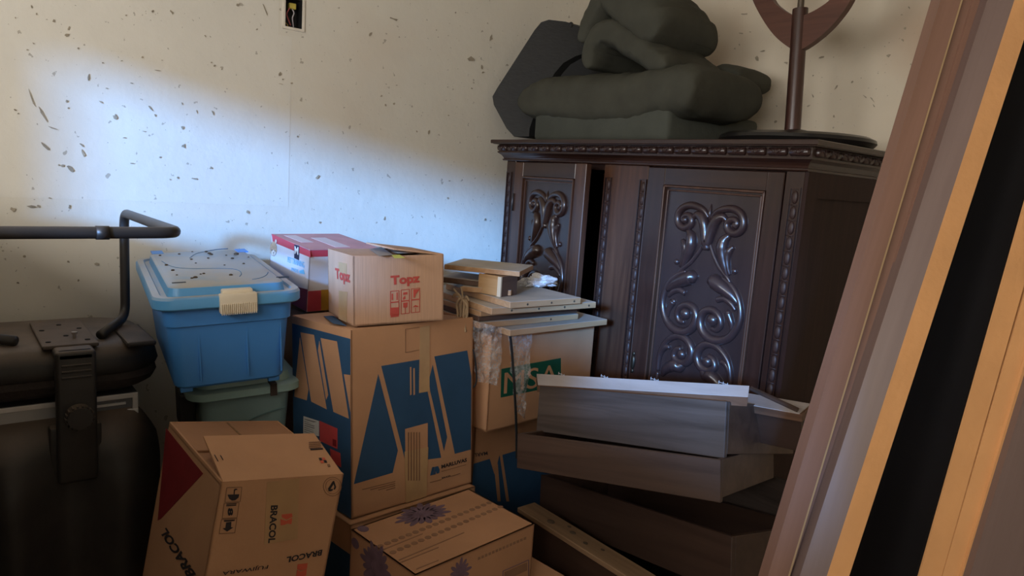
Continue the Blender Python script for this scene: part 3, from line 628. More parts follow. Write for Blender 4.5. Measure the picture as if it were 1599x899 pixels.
# marks on the raised flap (its own plane)
fl = [o for o in br.children if o.name.startswith('flap')][-1]
ca, sa = math.cos(math.radians(14)), math.sin(math.radians(14)); FP0 = Vector((0, 0, H)); FN = Vector((sa, 0, ca))
def flap_mark(pix, name, mat):
    inv = br.matrix_world.inverted(); o = inv @ CAM_POS; P = []
    for x, y in pix:
        d = inv.to_3x3() @ ray(x, y); P.append(o+d*((FP0-o).dot(FN)/d.dot(FN))+FN*0.0012)
    MB().prism(P, FN*0.0006).build(name, mat, fl)
for k in range(4): flap_mark(z3([(908,228+9*k),(968,224+9*k),(970,228+9*k),(909,232+9*k)]), 'printed_line', M_BRINK)
flap_mark(z3([(915,262),(978,258),(980,264),(917,268)]), 'printed_line', M_INK)
for q, mt in (((958,308), M_INK), ((975,307), M_ORINK), ((966,322), M_ORINK), ((983,320), M_INK), ((1000,340), M_BRINK)):
    flap_mark(z3([q, (q[0]+13, q[1]-1), (q[0]+18, q[1]+11), (q[0]+5, q[1]+12)]), 'printed_mark', mt)
for a_, b_ in (((432,292), (450,325)), ((462,295), (475,318))): flap_mark(z3([a_, (a_[0]+4, a_[1]), (b_[0]+4, b_[1]), b_]), 'staple_slit', M_INK)

# flower print box
A, B, H = 0.372, 0.249, 0.17
fb = carton('flower_carton', 'low sealed cardboard box with purple splash prints and dotted rows', (1.230, -1.687, 0.608), 0.108, A, B, H, 0, 0, M_KRAFT2)
MB().box(-B, 0, 0, A, H-0.004, H).build('flap', M_KRAFT2, fb)
def splat(cx, cy, face, plane, r, sx, sy, rot, n=15):
    for k in range(n):
        a = rot+2*math.pi*k/n; rr = r*(0.85+0.3*((k*7) % 5)/5); w = r*0.13
        P = []
        for j in range(9):
            t = 2*math.pi*j/9; u = 0.62*rr+0.36*rr*math.cos(t); v = w*math.sin(t)
            P.append((cx+sx*(u*math.cos(a)-v*math.sin(a)), cy+sy*(u*math.sin(a)+v*math.cos(a))))
        patch(fb, face, plane, P, 'splash_petal', M_PURP, 0.0009)
    patch(fb, face, plane, [(cx+sx*0.42*r*math.cos(2*math.pi*j/12), cy+sy*0.42*r*math.sin(2*math.pi*j/12)) for j in range(12)], 'splash_centre', M_PURP, 0.0007)
zf = lambda L: zz(500, 740, 4.0, L)
p = fpx(fb, 'z', *zf([(640,250)])[0], H); splat(p[0], p[1], 'z', H, 0.062, 0.85, 1.25, 0.2, 17)
p = fpx(fb, 'y', *zf([(350,585)])[0], 0); splat(p[0], p[1], 'y', 0, 0.062, 1, 1, 0.5, 17)
p = fpx(fb, 'x', *zf([(870,615)])[0], 0); splat(p[0], p[1], 'x', 0, 0.035, 1, 1, 0.5, 13)
for c_, r_ in (((268,342), 0.016), ((220,432), 0.016)):
    fc = 'z' if c_[1] < 400 else 'y'; p = fpx(fb, fc, *zf([c_])[0], H if fc == 'z' else 0)
    patch(fb, fc, H if fc == 'z' else 0, [(p[0]+r_*math.cos(k*math.pi/6), p[1]+0.8*r_*math.sin(k*math.pi/6)) for k in range(12)], 'printed_blot', M_PURP)
for (xa, ya), (xb, yb), n in (((375,450), (1055,180), 18), ((455,488), (1125,205), 18)):
    p = fpx(fb, 'z', *zf([(xa, ya)])[0], H); q = fpx(fb, 'z', *zf([(xb, yb)])[0], H)
    for k in range(n):
        u = p[0]+(q[0]-p[0])*k/(n-1); v = p[1]+(q[1]-p[1])*k/(n-1)
        patch(fb, 'z', H, [(u+0.0075*math.cos(j*math.pi/4), v+0.0085*math.sin(j*math.pi/4)) for j in range(8)], 'printed_dot', M_BRINK)
for (xa, ya), (xb, yb) in (((490,535), (900,362)), ((500,550), (740,455)), ((600,590), (740,535)), ((390,470), (640,370))):
    patch_px(fb, 'z', H, zf([(xa,ya),(xb,yb),(xb,yb+5),(xa,ya+7)]), 'printed_line', M_BRINK)
for k in range(14):
    x = 985+k*22; y = 520-k*9.5
    patch_px(fb, 'x', 0, zf([(x,y),(x+15,y-6),(x+15,y+10),(x,y+16)]), 'printed_mark', M_BRINK)
outline_px(fb, 'x', 0, zf([(1140,605),(1300,535),(1300,640),(1140,710)]), 1.0, 'label_frame', M_PURP)
patch_px(fb, 'x', 0, zf([(1150,612),(1292,550),(1292,600),(1150,665)]), 'printed_panel', M_BRINK)
# plain carton that carries it
fbm = fb.matrix_world.translation
cb = carton('plain_carton', 'plain kraft carton at the bottom under the purple splash box', (fbm.x+0.03, fbm.y-0.03, fbm.z-0.002), 0.108, 0.52, 0.29, fbm.z-0.002, 0, 0, M_KRAFT)
MB().box(-0.29, 0, 0, 0.52, fbm.z-0.006, fbm.z-0.002).build('flap', M_KRAFT, cb)

# box with green logo, right behind
A, B, H = 0.548, 0.40, 0.30
ms = carton('safety_gear_carton', 'long cardboard box with green MSA logo carrying the stacked boards', (0.806, -1.188, 0.997), 0.098, A-0.07, B, H, 0, 0, M_KRAFT)
MB().box(-B, 0, 0, A-0.07, H-0.004, H).build('flap', M_KRAFT, ms)
z6b = lambda L: zz(660, 380, 2.81, L)
patch_px(ms, 'x', 0, z6b([(345,550),(606,502),(606,622),(342,676)]), 'green_logo_block', M_GREENINK)
text_px(ms, 'x', 0, 'MSA', *z6b([(354,660),(590,614),(358,566)]), 'lettering', M_KRAFT, 0.0, 0.0018)
# dark carton beneath it
md = ms.matrix_world.translation
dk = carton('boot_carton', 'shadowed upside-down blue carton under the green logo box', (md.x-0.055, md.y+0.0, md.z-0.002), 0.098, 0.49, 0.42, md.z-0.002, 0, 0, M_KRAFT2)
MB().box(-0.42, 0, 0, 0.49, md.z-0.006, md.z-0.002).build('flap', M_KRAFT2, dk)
zd = lambda L: zz(720, 640, 5.62, L)
blu = fpx(dk, 'x', *zd([(90,458)])[0])[1]; blu2 = fpx(dk, 'x', *zd([(480,375)])[0])[1]
patch(dk, 'x', 0, [(0.001, 0.01), (0.486, 0.01), (0.486, (blu+blu2)/2), (0.001, (blu+blu2)/2)], 'printed_band', M_BLUE)
for P in ([(232,365),(345,345),(300,540),(290,560)], [(290,520),(320,470),(345,800),(318,800)], [(335,380),(358,380),(420,800),(395,800)]): patch_px(dk, 'x', 0, zd(P), 'bare_stripe', M_KRAFT2, 0.0014)
text_px(dk, 'x', 0, 'MARL', *zd([(228,362),(112,380),(232,392)]), 'lettering', M_INK, 0.02)
# carton that carries the pet box
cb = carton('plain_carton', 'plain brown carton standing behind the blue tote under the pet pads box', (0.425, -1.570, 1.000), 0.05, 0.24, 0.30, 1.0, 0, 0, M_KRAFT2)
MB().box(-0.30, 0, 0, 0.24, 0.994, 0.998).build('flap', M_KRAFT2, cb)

# ------------------------------------------------------------------ plastic totes
def rloop(x0, x1, y0, y1, r, z, k=5):
    P = []
    for cx, cy, a0 in ((x1-r, y1-r, 0), (x0+r, y1-r, 90), (x0+r, y0+r, 180), (x1-r, y0+r, 270)):
        for i in range(k+1):
            a = math.radians(a0+90*i/k); P.append((cx+r*math.cos(a), cy+r*math.sin(a), z))
    return P
def loft(loops, name, mat, parent, cap0=True, cap1=True, angle=35):
    m = MB(); R = [[m.bm.verts.new(p) for p in L] for L in loops]; n = len(R[0])
    for i in range(len(R)-1):
        for j in range(n): m.bm.faces.new((R[i][j], R[i][(j+1) % n], R[i+1][(j+1) % n], R[i+1][j]))
    if cap0: m.bm.faces.new(R[0][::-1])
    if cap1: m.bm.faces.new(R[-1])
    return m.build(name, mat, parent, angle=angle)
M_TBLUE = simple('blue_tote_plastic', (0.065, 0.26, 0.66), 0.38, 0.05, 5, spec=0.4)
M_TLID = simple('blue_lid_plastic', (0.10, 0.33, 0.62), 0.35, 0.06, 5, spec=0.45, dust=((0.42, 0.40, 0.37), 2.0))
M_TGREEN = simple('sea_green_plastic', (0.36, 0.56, 0.54), 0.4, 0.05, 5, dust=((0.36, 0.40, 0.36), 0.6))
M_TGREEN2 = simple('translucent_green_plastic', (0.30, 0.46, 0.47), 0.35, 0.06, 5)
M_CREAM = simple('cream_plastic', (0.72, 0.62, 0.47), 0.45, 0.05, 20)
M_DUSTDARK = simple('dark_dirt', (0.07, 0.045, 0.025), 0.9, 0.3, 50)
a, b, H = 0.356, 0.640, 0.255
tt = thing('storage_tote', 'blue plastic storage tote with dusty lid and cream clip handle', 'tote', mat4=frame((0.609, -2.061, 1.122), -0.134, H, 0.049, 0.028))
ox = 0.022
loft([rloop(-b+0.05, -0.050, 0.048, a-0.048, 0.03, 0.0), rloop(-b+0.045, -0.045, 0.043, a-0.043, 0.032, 0.006), rloop(-b+0.033, -0.032, 0.030, a-0.030, 0.032, 0.165),
      rloop(-b+0.026, -0.025, 0.024, a-0.024, 0.032, 0.168), rloop(-b+0.022, -0.022, 0.021, a-0.021, 0.034, 0.222)], 'tub', M_TBLUE, tt)
tub = [o for o in tt.children if o.name.startswith('tub')][0]
for u in (0.10, 0.215, 0.30): MB().box(-0.0415, -0.034, u, u+0.004, 0.02, 0.160, 0.001, 1).build('rib', M_TBLUE, tub)
for sx_ in (-0.075, -b+0.06):
    for sy in (0.055, a-0.085): MB().box(sx_, sx_+0.02, sy, sy+0.03, -0.012, 0.004, 0.003).build('foot', M_TBLUE, tub)
lid = loft([rloop(-b+0.004, -0.004, 0.004, a-0.004, 0.045, 0.214), rloop(-b, 0, 0, a, 0.048, 0.218), rloop(-b, 0, 0, a, 0.048, 0.240), rloop(-b+0.004, -0.004, 0.004, a-0.004, 0.046, 0.246), rloop(-b+0.020, -0.020, 0.020, a-0.020, 0.036, 0.246),
      rloop(-b+0.024, -0.024, 0.024, a-0.024, 0.034, 0.240), rloop(-b+0.034, -0.034, 0.036, a-0.036, 0.030, 0.240), rloop(-b+0.038, -0.040, 0.040, a-0.040, 0.028, 0.262), rloop(-b+0.042, -0.046, 0.046, a-0.046, 0.024, 0.266)], 'lid', M_TLID, tt)
LZ = 0.266
def lidpx(x, y): u, v = fpx(tt, 'z', *zz(200, 375, 5.514, [(x, y)])[0], LZ); return Vector((u, v, LZ))
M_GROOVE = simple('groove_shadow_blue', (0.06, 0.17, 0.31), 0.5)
for P in ([(290,180),(340,212),(420,236),(560,245),(760,244),(900,248),(960,265),(975,290),(960,312)], [(530,155),(580,118),(660,98),(760,80),(860,72)], [(1070,338),(1140,325),(1190,300),(1205,275)]):
    MB().tube(crom([lidpx(*p) for p in P], 5), 0.0013, 6).build('embossed_line', M_GROOVE, lid, True)
for x, y in ((250, 105), (975, 88)):
    c = lidpx(x, y); MB().box(c.x-0.03, c.x+0.03, c.y-0.016, c.y+0.016, LZ-0.002, LZ+0.001).build('corner_tab', M_TBLUE, lid)
for x, y in ((438, 365), (1330, 316)):
    c = lidpx(x, y); MB().box(c.x-0.005, c.x+0.005, c.y-0.016, c.y+0.016, LZ-0.002, LZ+0.001).build('slot', simple('slot_dark', (0.03, 0.035, 0.04), 0.7), lid)
m = MB()
for x, y, r in ((275,132,.004),(330,215,.005),(385,260,.005),(440,120,.004),(550,328,.004),(580,322,.006),(625,293,.003),(652,288,.004),(583,198,.003),(700,115,.006),(715,124,.006),(672,100,.005),(898,158,.005),(932,120,.008),(995,202,.004),(1037,146,.003),(885,300,.005),(553,100,.003),(420,300,.003),(830,215,.003),(690,155,.004),(845,130,.003),(545,165,.004)):
    c = lidpx(x, y); m.ball((c.x, c.y, LZ+r*0.2), r, (1.3, 1, 0.5), 5)
setp(m.build('dirt_specks', M_DUSTDARK, lid), kind='stuff')
# clip handle
hu0 = fpx(tt, 'x', 342, 460, 0)[0]; hu1 = fpx(tt, 'x', 401, 456, 0)[0]
m = MB(); m.box(-0.014, 0.010, hu0, hu1, 0.200, 0.250, 0.004); m.box(-0.03, -0.004, hu0+0.008, hu1-0.008, 0.244, 0.258, 0.004)
hd = m.build('clip_handle', M_CREAM, tt, angle=40)
n = 19
me = None
for i in range(n):
    u = hu0+0.004+(hu1-hu0-0.008)*i/(n-1)
    if me is None: o = MB().box(0, 0.004, -0.0012, 0.0012, 0.198, 0.226, 0.0008, 1).build('rib', M_CREAM, hd); me = o.data
    else: o = link('rib', me, None, hd)
    o.location = (0.009, u, 0)
# sea green tote underneath
a, b, H = 0.305, 0.50, 0.33
gz = (tt.matrix_world @ Vector((-0.1, 0.1, -0.012))).z
g0 = on(300, 612, 2, gz-0.030)
tg = thing('storage_tote', 'pale sea-green plastic tote with lipped lid under the blue tote', 'tote', mat4=frame((g0.x+0.03, g0.y-0.02, gz-0.006), -0.134, H, 0.049, 0.028))
loft([rloop(-b+0.06, -0.050, 0.055, a-0.055, 0.03, 0.0), rloop(-b+0.03, -0.026, 0.032, a-0.030, 0.034, H-0.05)], 'tub', M_TGREEN2, tg)
tgl = loft([rloop(-b+0.004, -0.006, 0.006, a-0.006, 0.05, H-0.052), rloop(-b, 0, 0, a, 0.052, H-0.048), rloop(-b, 0, 0, a, 0.052, H-0.028), rloop(-b+0.006, -0.006, 0.006, a-0.006, 0.05, H-0.024), rloop(-b+0.026, -0.026, 0.026, a-0.026, 0.04, H-0.024), rloop(-b+0.032, -0.032, 0.032, a-0.032, 0.036, H-0.002), rloop(-b+0.036, -0.038, 0.038, a-0.038, 0.03, H)], 'lid', M_TGREEN, tg)
cu_ = fpx(tg, 'x', 427, 600, 0)[0]
m = MB(); m.box(0.0, 0.004, cu_-0.009, cu_+0.009, H-0.055, H-0.022); m.box(-0.036, 0.004, cu_-0.009, cu_+0.009, H-0.024, H-0.020); m.box(-0.040, -0.034, cu_-0.009, cu_+0.009, H-0.024, H+0.004); m.build('strap_latch', simple('dark_brown_strap', (0.05, 0.035, 0.028), 0.6), tg)
m = MB(); m.box(-0.20, -0.10, -0.012, 0.03, H-0.16, H-0.052, 0.008); m.build('side_latch', simple('black_latch_plastic', (0.02, 0.02, 0.022), 0.5), tg)
m = MB(); m.tube(crom([(-0.028, 0.06, H-0.14), (-0.027, 0.12, H-0.145), (-0.027, 0.18, H-0.12), (-0.027, 0.255, H-0.105)], 6), 0.002, 6); m.build('embossed_line', simple('embossed_green', (0.15, 0.26, 0.27), 0.5), tg)
gb = tg.matrix_world @ Vector((-0.03, 0.03, 0))
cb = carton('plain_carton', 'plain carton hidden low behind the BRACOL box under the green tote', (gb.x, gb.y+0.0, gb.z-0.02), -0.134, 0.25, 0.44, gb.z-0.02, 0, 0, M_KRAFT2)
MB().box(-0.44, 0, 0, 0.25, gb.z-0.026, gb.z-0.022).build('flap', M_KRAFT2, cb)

# carton that carries the BRACOL box
bm_ = br.matrix_world
pz = min((bm_ @ Vector(p)).z for p in ((0, 0, 0), (-0.38, 0, 0), (0, 0.269, 0), (-0.38, 0.269, 0)))
pc = bm_ @ Vector((0, 0, 0))
cb = carton('plain_carton', 'plain carton near the floor carrying the BRACOL box', (pc.x+0.01, pc.y+0.02, pz), 0.017, 0.27, 0.36, pz, 0, 0, M_KRAFT2)
MB().box(-0.36, 0, 0, 0.27, pz-0.006, pz-0.002).build('flap', M_KRAFT2, cb)

# ------------------------------------------------------------------ office chair lying upside down
M_CHP = simple('dusty_black_plastic', (0.022, 0.019, 0.017), 0.55, 0.25, 14, 0.05, 90, dust=((0.24, 0.17, 0.12), 1.0))
M_CHU = simple('dark_upholstery', (0.028, 0.020, 0.017), 0.9, 0.25, 60, 0.2, 200)
M_TUBE = simple('dusty_black_tube', (0.022, 0.018, 0.016), 0.42, 0.25, 12, spec=0.5, dust=((0.15, 0.11, 0.08), 0.5))
M_PLATE = simple('dusty_steel_plate', (0.075, 0.055, 0.042), 0.65, 0.3, 30, dust=((0.20, 0.14, 0.10), 0.9))
ch = thing('office_chair', 'black office chair turned upside down with tubular frame in the air', 'chair', (0.42, -2.20, 0.30))
loc = lambda X, Y, Z: Vector((X-0.42, Y+2.20, Z-0.30))
sy0, sy1 = -2.46, -1.985
def cl(x0, x1, r, z): return [loc(*p) for p in rloop(x0, x1, sy0+(0.0), sy1, r, z, 6)]
def cl2(i, r, z): return [loc(*p) for p in rloop(-0.02+i, 0.405-i, sy0+i, sy1-i, r, z, 6)]
loft([cl2(0.03, 0.10, 0.835), cl2(0.008, 0.12, 0.848), cl2(0.0, 0.12, 0.868), cl2(0.004, 0.12, 0.885)], 'seat_cushion', M_CHU, ch)
loft([cl2(0.002, 0.12, 0.886), cl2(-0.004, 0.125, 0.900), cl2(0.004, 0.12, 0.935), cl2(0.022, 0.11, 0.955), cl2(0.05, 0.09, 0.962), cl2(0.10, 0.06, 0.962)], 'seat_shell', M_CHP, ch, angle=50)
m = MB(); m.box(*[v for v in (0.10-0.42, 0.40-0.42)], -2.262+2.2, -2.140+2.2, 0.662, 0.672, 0.003); pl = m.build('mounting_plate', M_PLATE, ch)
for px_, py_ in ((0.36, -2.245), (0.36, -2.16), (0.30, -2.20), (0.22, -2.245), (0.22, -2.16), (0.16, -2.2)):
    MB().lathe([(0.006, 0.668), (0.006, 0.6735)], 10, px_-0.42, py_+2.2).build('bolt_hole', simple('hole_black', (0.006, 0.005, 0.005), 0.9), pl)
MB().lathe([(0.004, 0.67), (0.004, 0.682), (0.007, 0.683), (0.007, 0.688)], 10, 0.33-0.42, -2.185+2.2).build('bolt', simple('bright_bolt', (0.5, 0.45, 0.4), 0.4, metal=0.8), pl)
for u in (-2.40, -2.045):
    MB().box(-0.22, 0.0, u-0.035+2.2, u+0.035+2.2, 0.655, 0.670, 0.006).build('shell_rib', M_CHP, ch)
m = MB(); m.box(-0.06, 0.040, -0.042, 0.045, 0.640, 0.668, 0.010, 3); m.box(0.012, 0.040, -0.042, 0.045, 0.330, 0.668, 0.009, 3)
bk = m.build('bracket', M_CHP, ch, angle=40)
for z in (0.600, 0.615, 0.630): MB().box(0.039, 0.043, -0.030, 0.034, z, z+0.006, 0.002).build('bracket_rib', M_CHP, bk)
m = MB(); t = bmesh.new(); bmesh.ops.create_cone(t, cap_ends=True, segments=28, radius1=0.031, radius2=0.027, depth=0.028); m.add(t, Matrix.Translation((0.056, 0.004, 0.505)) @ Matrix.Rotation(math.pi/2, 4, 'Y'))
kb = m.build('knob', M_CHP, ch, angle=40)
for k in range(18):
    a_ = 2*math.pi*k/18; MB().box(0.046, 0.069, 0.004+0.0295*math.cos(a_)-0.002, 0.004+0.0295*math.cos(a_)+0.002, 0.505+0.0295*math.sin(a_)-0.002, 0.505+0.0295*math.sin(a_)+0.002).build('grip', M_CHP, kb)
# backrest shell hanging below: curved grid with thickness
m = MB(); nu, nv = 28, 22; F = []; Bk = []
def bshape(u, v):
    hw = 0.225*(1-0.10*v); y = -0.015+hw*u
    top = 0.475-0.10*max(0, abs(u)-0.72)**1.5*6
    z = top*(1-v)+(-0.10+0.06*abs(u)**3)*v*1.0 if v < 1 else 0
    z = top-(top-0.0+0.0)*v
    bul = 0.050*math.exp(-((abs(u)-0.62)/0.30)**2)*min(1, v*3.0) - 0.012*math.exp(-(u/0.22)**2)
    x = 0.004+bul*0.9-0.06*abs(u)**3+0.02*math.sin(v*2.5)-0.05*(1-min(1, v*6))**2
    return Vector((x, y, z))
for i in range(nu+1):
    F.append([m.bm.verts.new(bshape(-1+2*i/nu, j/nv)) for j in range(nv+1)]); Bk.append([m.bm.verts.new(bshape(-1+2*i/nu, j/nv)*1.0+Vector((-0.035, 0, 0))) for j in range(nv+1)])
for i in range(nu):
    for j in range(nv):
        m.bm.faces.new((F[i][j], F[i+1][j], F[i+1][j+1], F[i][j+1])); m.bm.faces.new((Bk[i][j+1], Bk[i+1][j+1], Bk[i+1][j], Bk[i][j]))
for i in range(nu):
    m.bm.faces.new((F[i][0], Bk[i][0], Bk[i+1][0], F[i+1][0])); m.bm.faces.new((F[i][nv], F[i+1][nv], Bk[i+1][nv], Bk[i][nv]))
for j in range(nv):
    m.bm.faces.new((F[0][j], F[0][j+1], Bk[0][j+1], Bk[0][j])); m.bm.faces.new((F[nu][j], Bk[nu][j], Bk[nu][j+1], F[nu][j+1]))
m.build('backrest', M_CHP, ch, angle=60)
m = MB(); m.box(-0.03, 0.012, -0.055, 0.058, 0.325, 0.47, 0.008); m.build('bracket_socket', M_CHP, ch, angle=40)
def arc(P, r=0.05, n=6):
    """polyline with rounded corners"""
    P = [Vector(p) for p in P]; out = [P[0]]
    for i in range(1, len(P)-1):
        a_ = (P[i-1]-P[i]).normalized(); b_ = (P[i+1]-P[i]).normalized(); q0 = P[i]+a_*r; q2 = P[i]+b_*r
        for k in range(n+1):
            t_ = k/n; out.append(q0*(1-t_)**2+P[i]*2*t_*(1-t_)+q2*t_**2)
    out.append(P[-1]); return out
RY, LY = -2.037, -2.50
fr = MB().tube([loc(*p) for p in arc([(0.33, -2.125, 0.975), (0.165, RY, 0.985), (0.165, RY, 1.285), (0.755, RY, 1.288), (0.79, LY, 1.288), (0.165, LY, 1.285), (0.165, LY, 0.985), (0.33, -2.31, 0.975)], 0.045, 7)], 0.0125, 14).build('tubular_frame', M_TUBE, ch, True)
s0 = on(172, 370, 2, 1.288)
MB().tube([loc(0.768, s0.y-0.012, 1.288), loc(0.767, s0.y+0.012, 1.288)], 0.0142, 14).build('frame_sleeve', M_TUBE, fr, True)
# carton under it, device stack behind it
cb = carton('plain_carton', 'carton on the floor carrying the upside-down chair', (0.50, -2.44, 0.298), 0, 0.46, 0.14, 0.298, 0, 0, M_KRAFT2)
MB().box(-0.14, 0, 0, 0.46, 0.292, 0.296).build('flap', M_KRAFT2, cb)
dv0 = on(216, 648, 0, 0.36)
dv = thing('disc_player', 'silver grey disc player wedged between chair seat and backrest', 'disc player', (0.36, dv0.y, dv0.z))
M_SILV = simple('silver_plastic', (0.60, 0.59, 0.58), 0.35, 0.05, 20, metal=0.3)
DH = 0.066; L_ = 0.42
MB().box(-0.26, -0.004, -L_, 0, 0.0, DH, 0.003).build('case', simple('dark_grey_metal', (0.10, 0.10, 0.105), 0.5), dv)
MB().box(-0.004, 0.004, -L_, 0, 0.0, 0.022, 0.002).build('lower_fascia', M_SILV, dv)
MB().box(-0.004, 0.003, -L_, 0, DH-0.014, DH, 0.002).build('upper_fascia', M_SILV, dv)
MB().box(-0.004, 0.003, -0.014, 0, 0.02, DH-0.012, 0.002).build('end_cheek', M_SILV, dv)
MB().box(-0.004, 0.002, -L_, -0.15, 0.02, DH-0.012, 0.001).build('button_panel', simple('mid_grey_plastic', (0.34, 0.33, 0.32), 0.4), dv)
MB().box(-0.004, 0.001, -0.12, -0.03, 0.036, 0.042).build('disc_slot', M_SILV, dv)
t = bmesh.new(); bmesh.ops.create_cone(t, cap_ends=True, segments=16, radius1=0.007, radius2=0.006, depth=0.006)
MB().add(t, Matrix.Translation((0.006, -0.325, 0.035)) @ Matrix.Rotation(math.pi/2, 4, 'Y')).build('jack', M_SILV, dv, angle=40)
cb = carton('plain_carton', 'narrow carton against the wall carrying the disc player', (0.33, dv0.y-0.40, dv0.z-0.003), 0, 0.40, 0.24, dv0.z-0.003-0.0, 0, 0, M_KRAFT2)

# ------------------------------------------------------------------ things on top of the wardrobe
M_OLIVE = simple('dark_olive_canvas', (0.056, 0.055, 0.042), 0.85, 0.15, 10, 0.5, 14, spec=0.2)
M_OLIVE2 = simple('grey_olive_canvas', (0.066, 0.070, 0.058), 0.85, 0.12, 10, 0.4, 16, spec=0.2)
def pad(path, r, y0, y1, name, mat, parent, org, wr=0.006, ns=26, per=8):
    """padded fabric slab: (x,z) path, half thickness r (number or list), spanning y0..y1 with rounded sides and puckered bends"""
    R = r if isinstance(r, list) else [r]*len(path)
    pts = crom([Vector((p[0], 0, p[1])) for p in path], per); rr = []
    for i in range(len(R)-1):
        for k in range(per): rr.append(R[i]+(R[i+1]-R[i])*k/per)
    rr.append(R[-1]); n = len(pts); m = MB(); rings = []; yc = (y0+y1)/2; hw = (y1-y0)/2
    for i, p in enumerate(pts):
        t = (pts[min(i+1, n-1)]-pts[max(i-1, 0)]).normalized(); nn = Vector((-t.z, 0, t.x))
        s = min(i, n-1-i)/ (n-1); endf = min(1.0, math.sqrt(max(0.0, 1-(1-min(1, s*9))**2))*0.93+0.07)
        bend = 0.0
        if 0 < i < n-1: bend = (pts[i+1]-pts[i]).angle(pts[i]-pts[i-1], 0.0)
        ring = []
        for j in range(ns):
            a = 2*math.pi*j/ns; c, sn = math.cos(a), math.sin(a); ex = 0.55
            u = math.copysign(abs(c)**ex, c)*hw*(0.9+0.1*endf); v = math.copysign(abs(sn)**ex, sn)*rr[i]*endf
            q = p+nn*v+Vector((0, yc+u, 0))
            w = wr*(0.6+4*bend)
            q += nn*(noise.noise(q*9.0)*w*0.7+noise.noise(Vector((q.x*40, q.y*14, q.z*40)))*wr*0.45+noise.noise(Vector((q.x*9, q.y*60, q.z*9)))*wr*0.9*min(1, 5*bend))
            ring.append(m.bm.verts.new(q-org))
        rings.append(ring)
    for i in range(n-1):
        for j in range(ns): m.bm.faces.new((rings[i][j], rings[i][(j+1) % ns], rings[i+1][(j+1) % ns], rings[i+1][j]))
    m.bm.faces.new(rings[0][::-1]); m.bm.faces.new(rings[-1])
    return m.build(name, mat, parent, True)
def xz(px, py, y): p = on(px, py, 1, y); return (p.x, p.z)
org = Vector((0.6, -0.40, ZTOP))
fu = thing('folded_futon', 'dark olive padded futon folded in layers on top of the wardrobe', 'futon', org)
yF = -0.56
# base block
bl_ = on(832, 205, 1, -0.60); brr = on(1042, 205, 1, -0.60)
m = MB(); m.box(bl_.x-org.x, brr.x-org.x, -0.60-org.y, -0.08-org.y, 0.001, 0.118, 0.02, 3)
m.build('base_section', M_OLIVE2, fu, angle=60)
px_ = [xz(x, y, yF) for x, y in ((822,162),(850,156),(920,156),(985,154),(1035,145),(1075,140),(1100,141))]
pad(px_, [0.05, 0.090, 0.100, 0.096, 0.088, 0.084, 0.06], -0.62, -0.22, 'middle_section', M_OLIVE, fu, org, 0.013, 48, 14)
yG = -0.54
px_ = [xz(x, y, yG) for x, y in ((1056,106),(1030,94),(1000,74),(972,56),(950,55),(934,78),(932,110))]
pad(px_, [0.03, 0.046, 0.054, 0.056, 0.052, 0.046, 0.038], -0.60, -0.26, 'folded_section', M_OLIVE, fu, org, 0.014, 48, 14)
px_ = [xz(x, y, yG) for x, y in ((1042,56),(1022,38),(998,18),(975,3),(953,-2),(936,30),(920,70))]
pad(px_, [0.06, 0.088, 0.090, 0.075, 0.055, 0.048, 0.035], -0.60, -0.26, 'upper_fold', M_OLIVE, fu, org, 0.014, 48, 14)
px_ = [xz(x, y, -0.2) for x, y in ((1090,140),(1135,126),(1168,124))]
pad(px_, [0.04, 0.06, 0.03], -0.26, -0.04, 'tail_section', M_OLIVE, fu, org)
# black hard case leaning on the wall
sc = thing('hard_case', 'black hard case with rounded corners tilted beside the olive futon', 'case', (0.10, -0.64, ZTOP))
S = Vector((0.10, -0.64, ZTOP)); CP0 = Vector((0.0, -0.655, 0)); CN = Vector((0.8, -0.6, 0))
def cpl(px, py): d = ray(px, py); return CAM_POS + d*((CP0-CAM_POS).dot(CN)/d.dot(CN))
O_ = [(800,213),(788,200),(768,163),(766,150),(774,136),(832,46),(842,34),(854,30),(880,33),(915,46),(928,54),(935,70),(935,213)]
I_ = [(826,213),(827,200),(834,180),(852,140),(866,114),(880,98),(898,88),(910,84),(916,84),(920,88),(922,100),(922,200),(922,213)]
m = MB(); n = len(O_)
def loop3(L, dy):
    out = []
    for a_, b_ in L:
        p = cpl(a_, b_)+Vector((0, dy, 0)); p.z = max(p.z, ZTOP+0.001); out.append(p-S)
    return out
for (A1, y1, A2, y2) in ((O_, 0.010, I_, 0.0), (O_, 0.14, O_, 0.010), (I_, 0.0, I_, 0.04)):
    v1 = [m.bm.verts.new(p) for p in loop3(A1, y1)]; v2 = [m.bm.verts.new(p) for p in loop3(A2, y2)]
    for i in range(n): m.bm.faces.new((v1[i], v1[(i+1) % n], v2[(i+1) % n], v2[i]))
m.bm.faces.new([m.bm.verts.new(p) for p in loop3(O_, 0.14)])
bmesh.ops.remove_doubles(m.bm, verts=m.bm.verts[:], dist=0.0005)
M_CASE = simple('black_case_plastic', (0.013, 0.013, 0.013), 0.6, 0.3, 25, 0.15, 60, stretch=(1, 1, 4))
m.build('shell', M_CASE, sc, angle=40)
m = MB(); m.bm.faces.new([m.bm.verts.new(p) for p in loop3(I_, 0.04)]); m.build('inner_face', simple('black_case_inner', (0.010, 0.010, 0.011), 0.7), sc)
kp = cpl(886, 38)+Vector((0, 0.02, 0))
MB().ball(kp-S, 0.011, (1, 1, 1.2)).build('foot', M_CASE, sc, True)
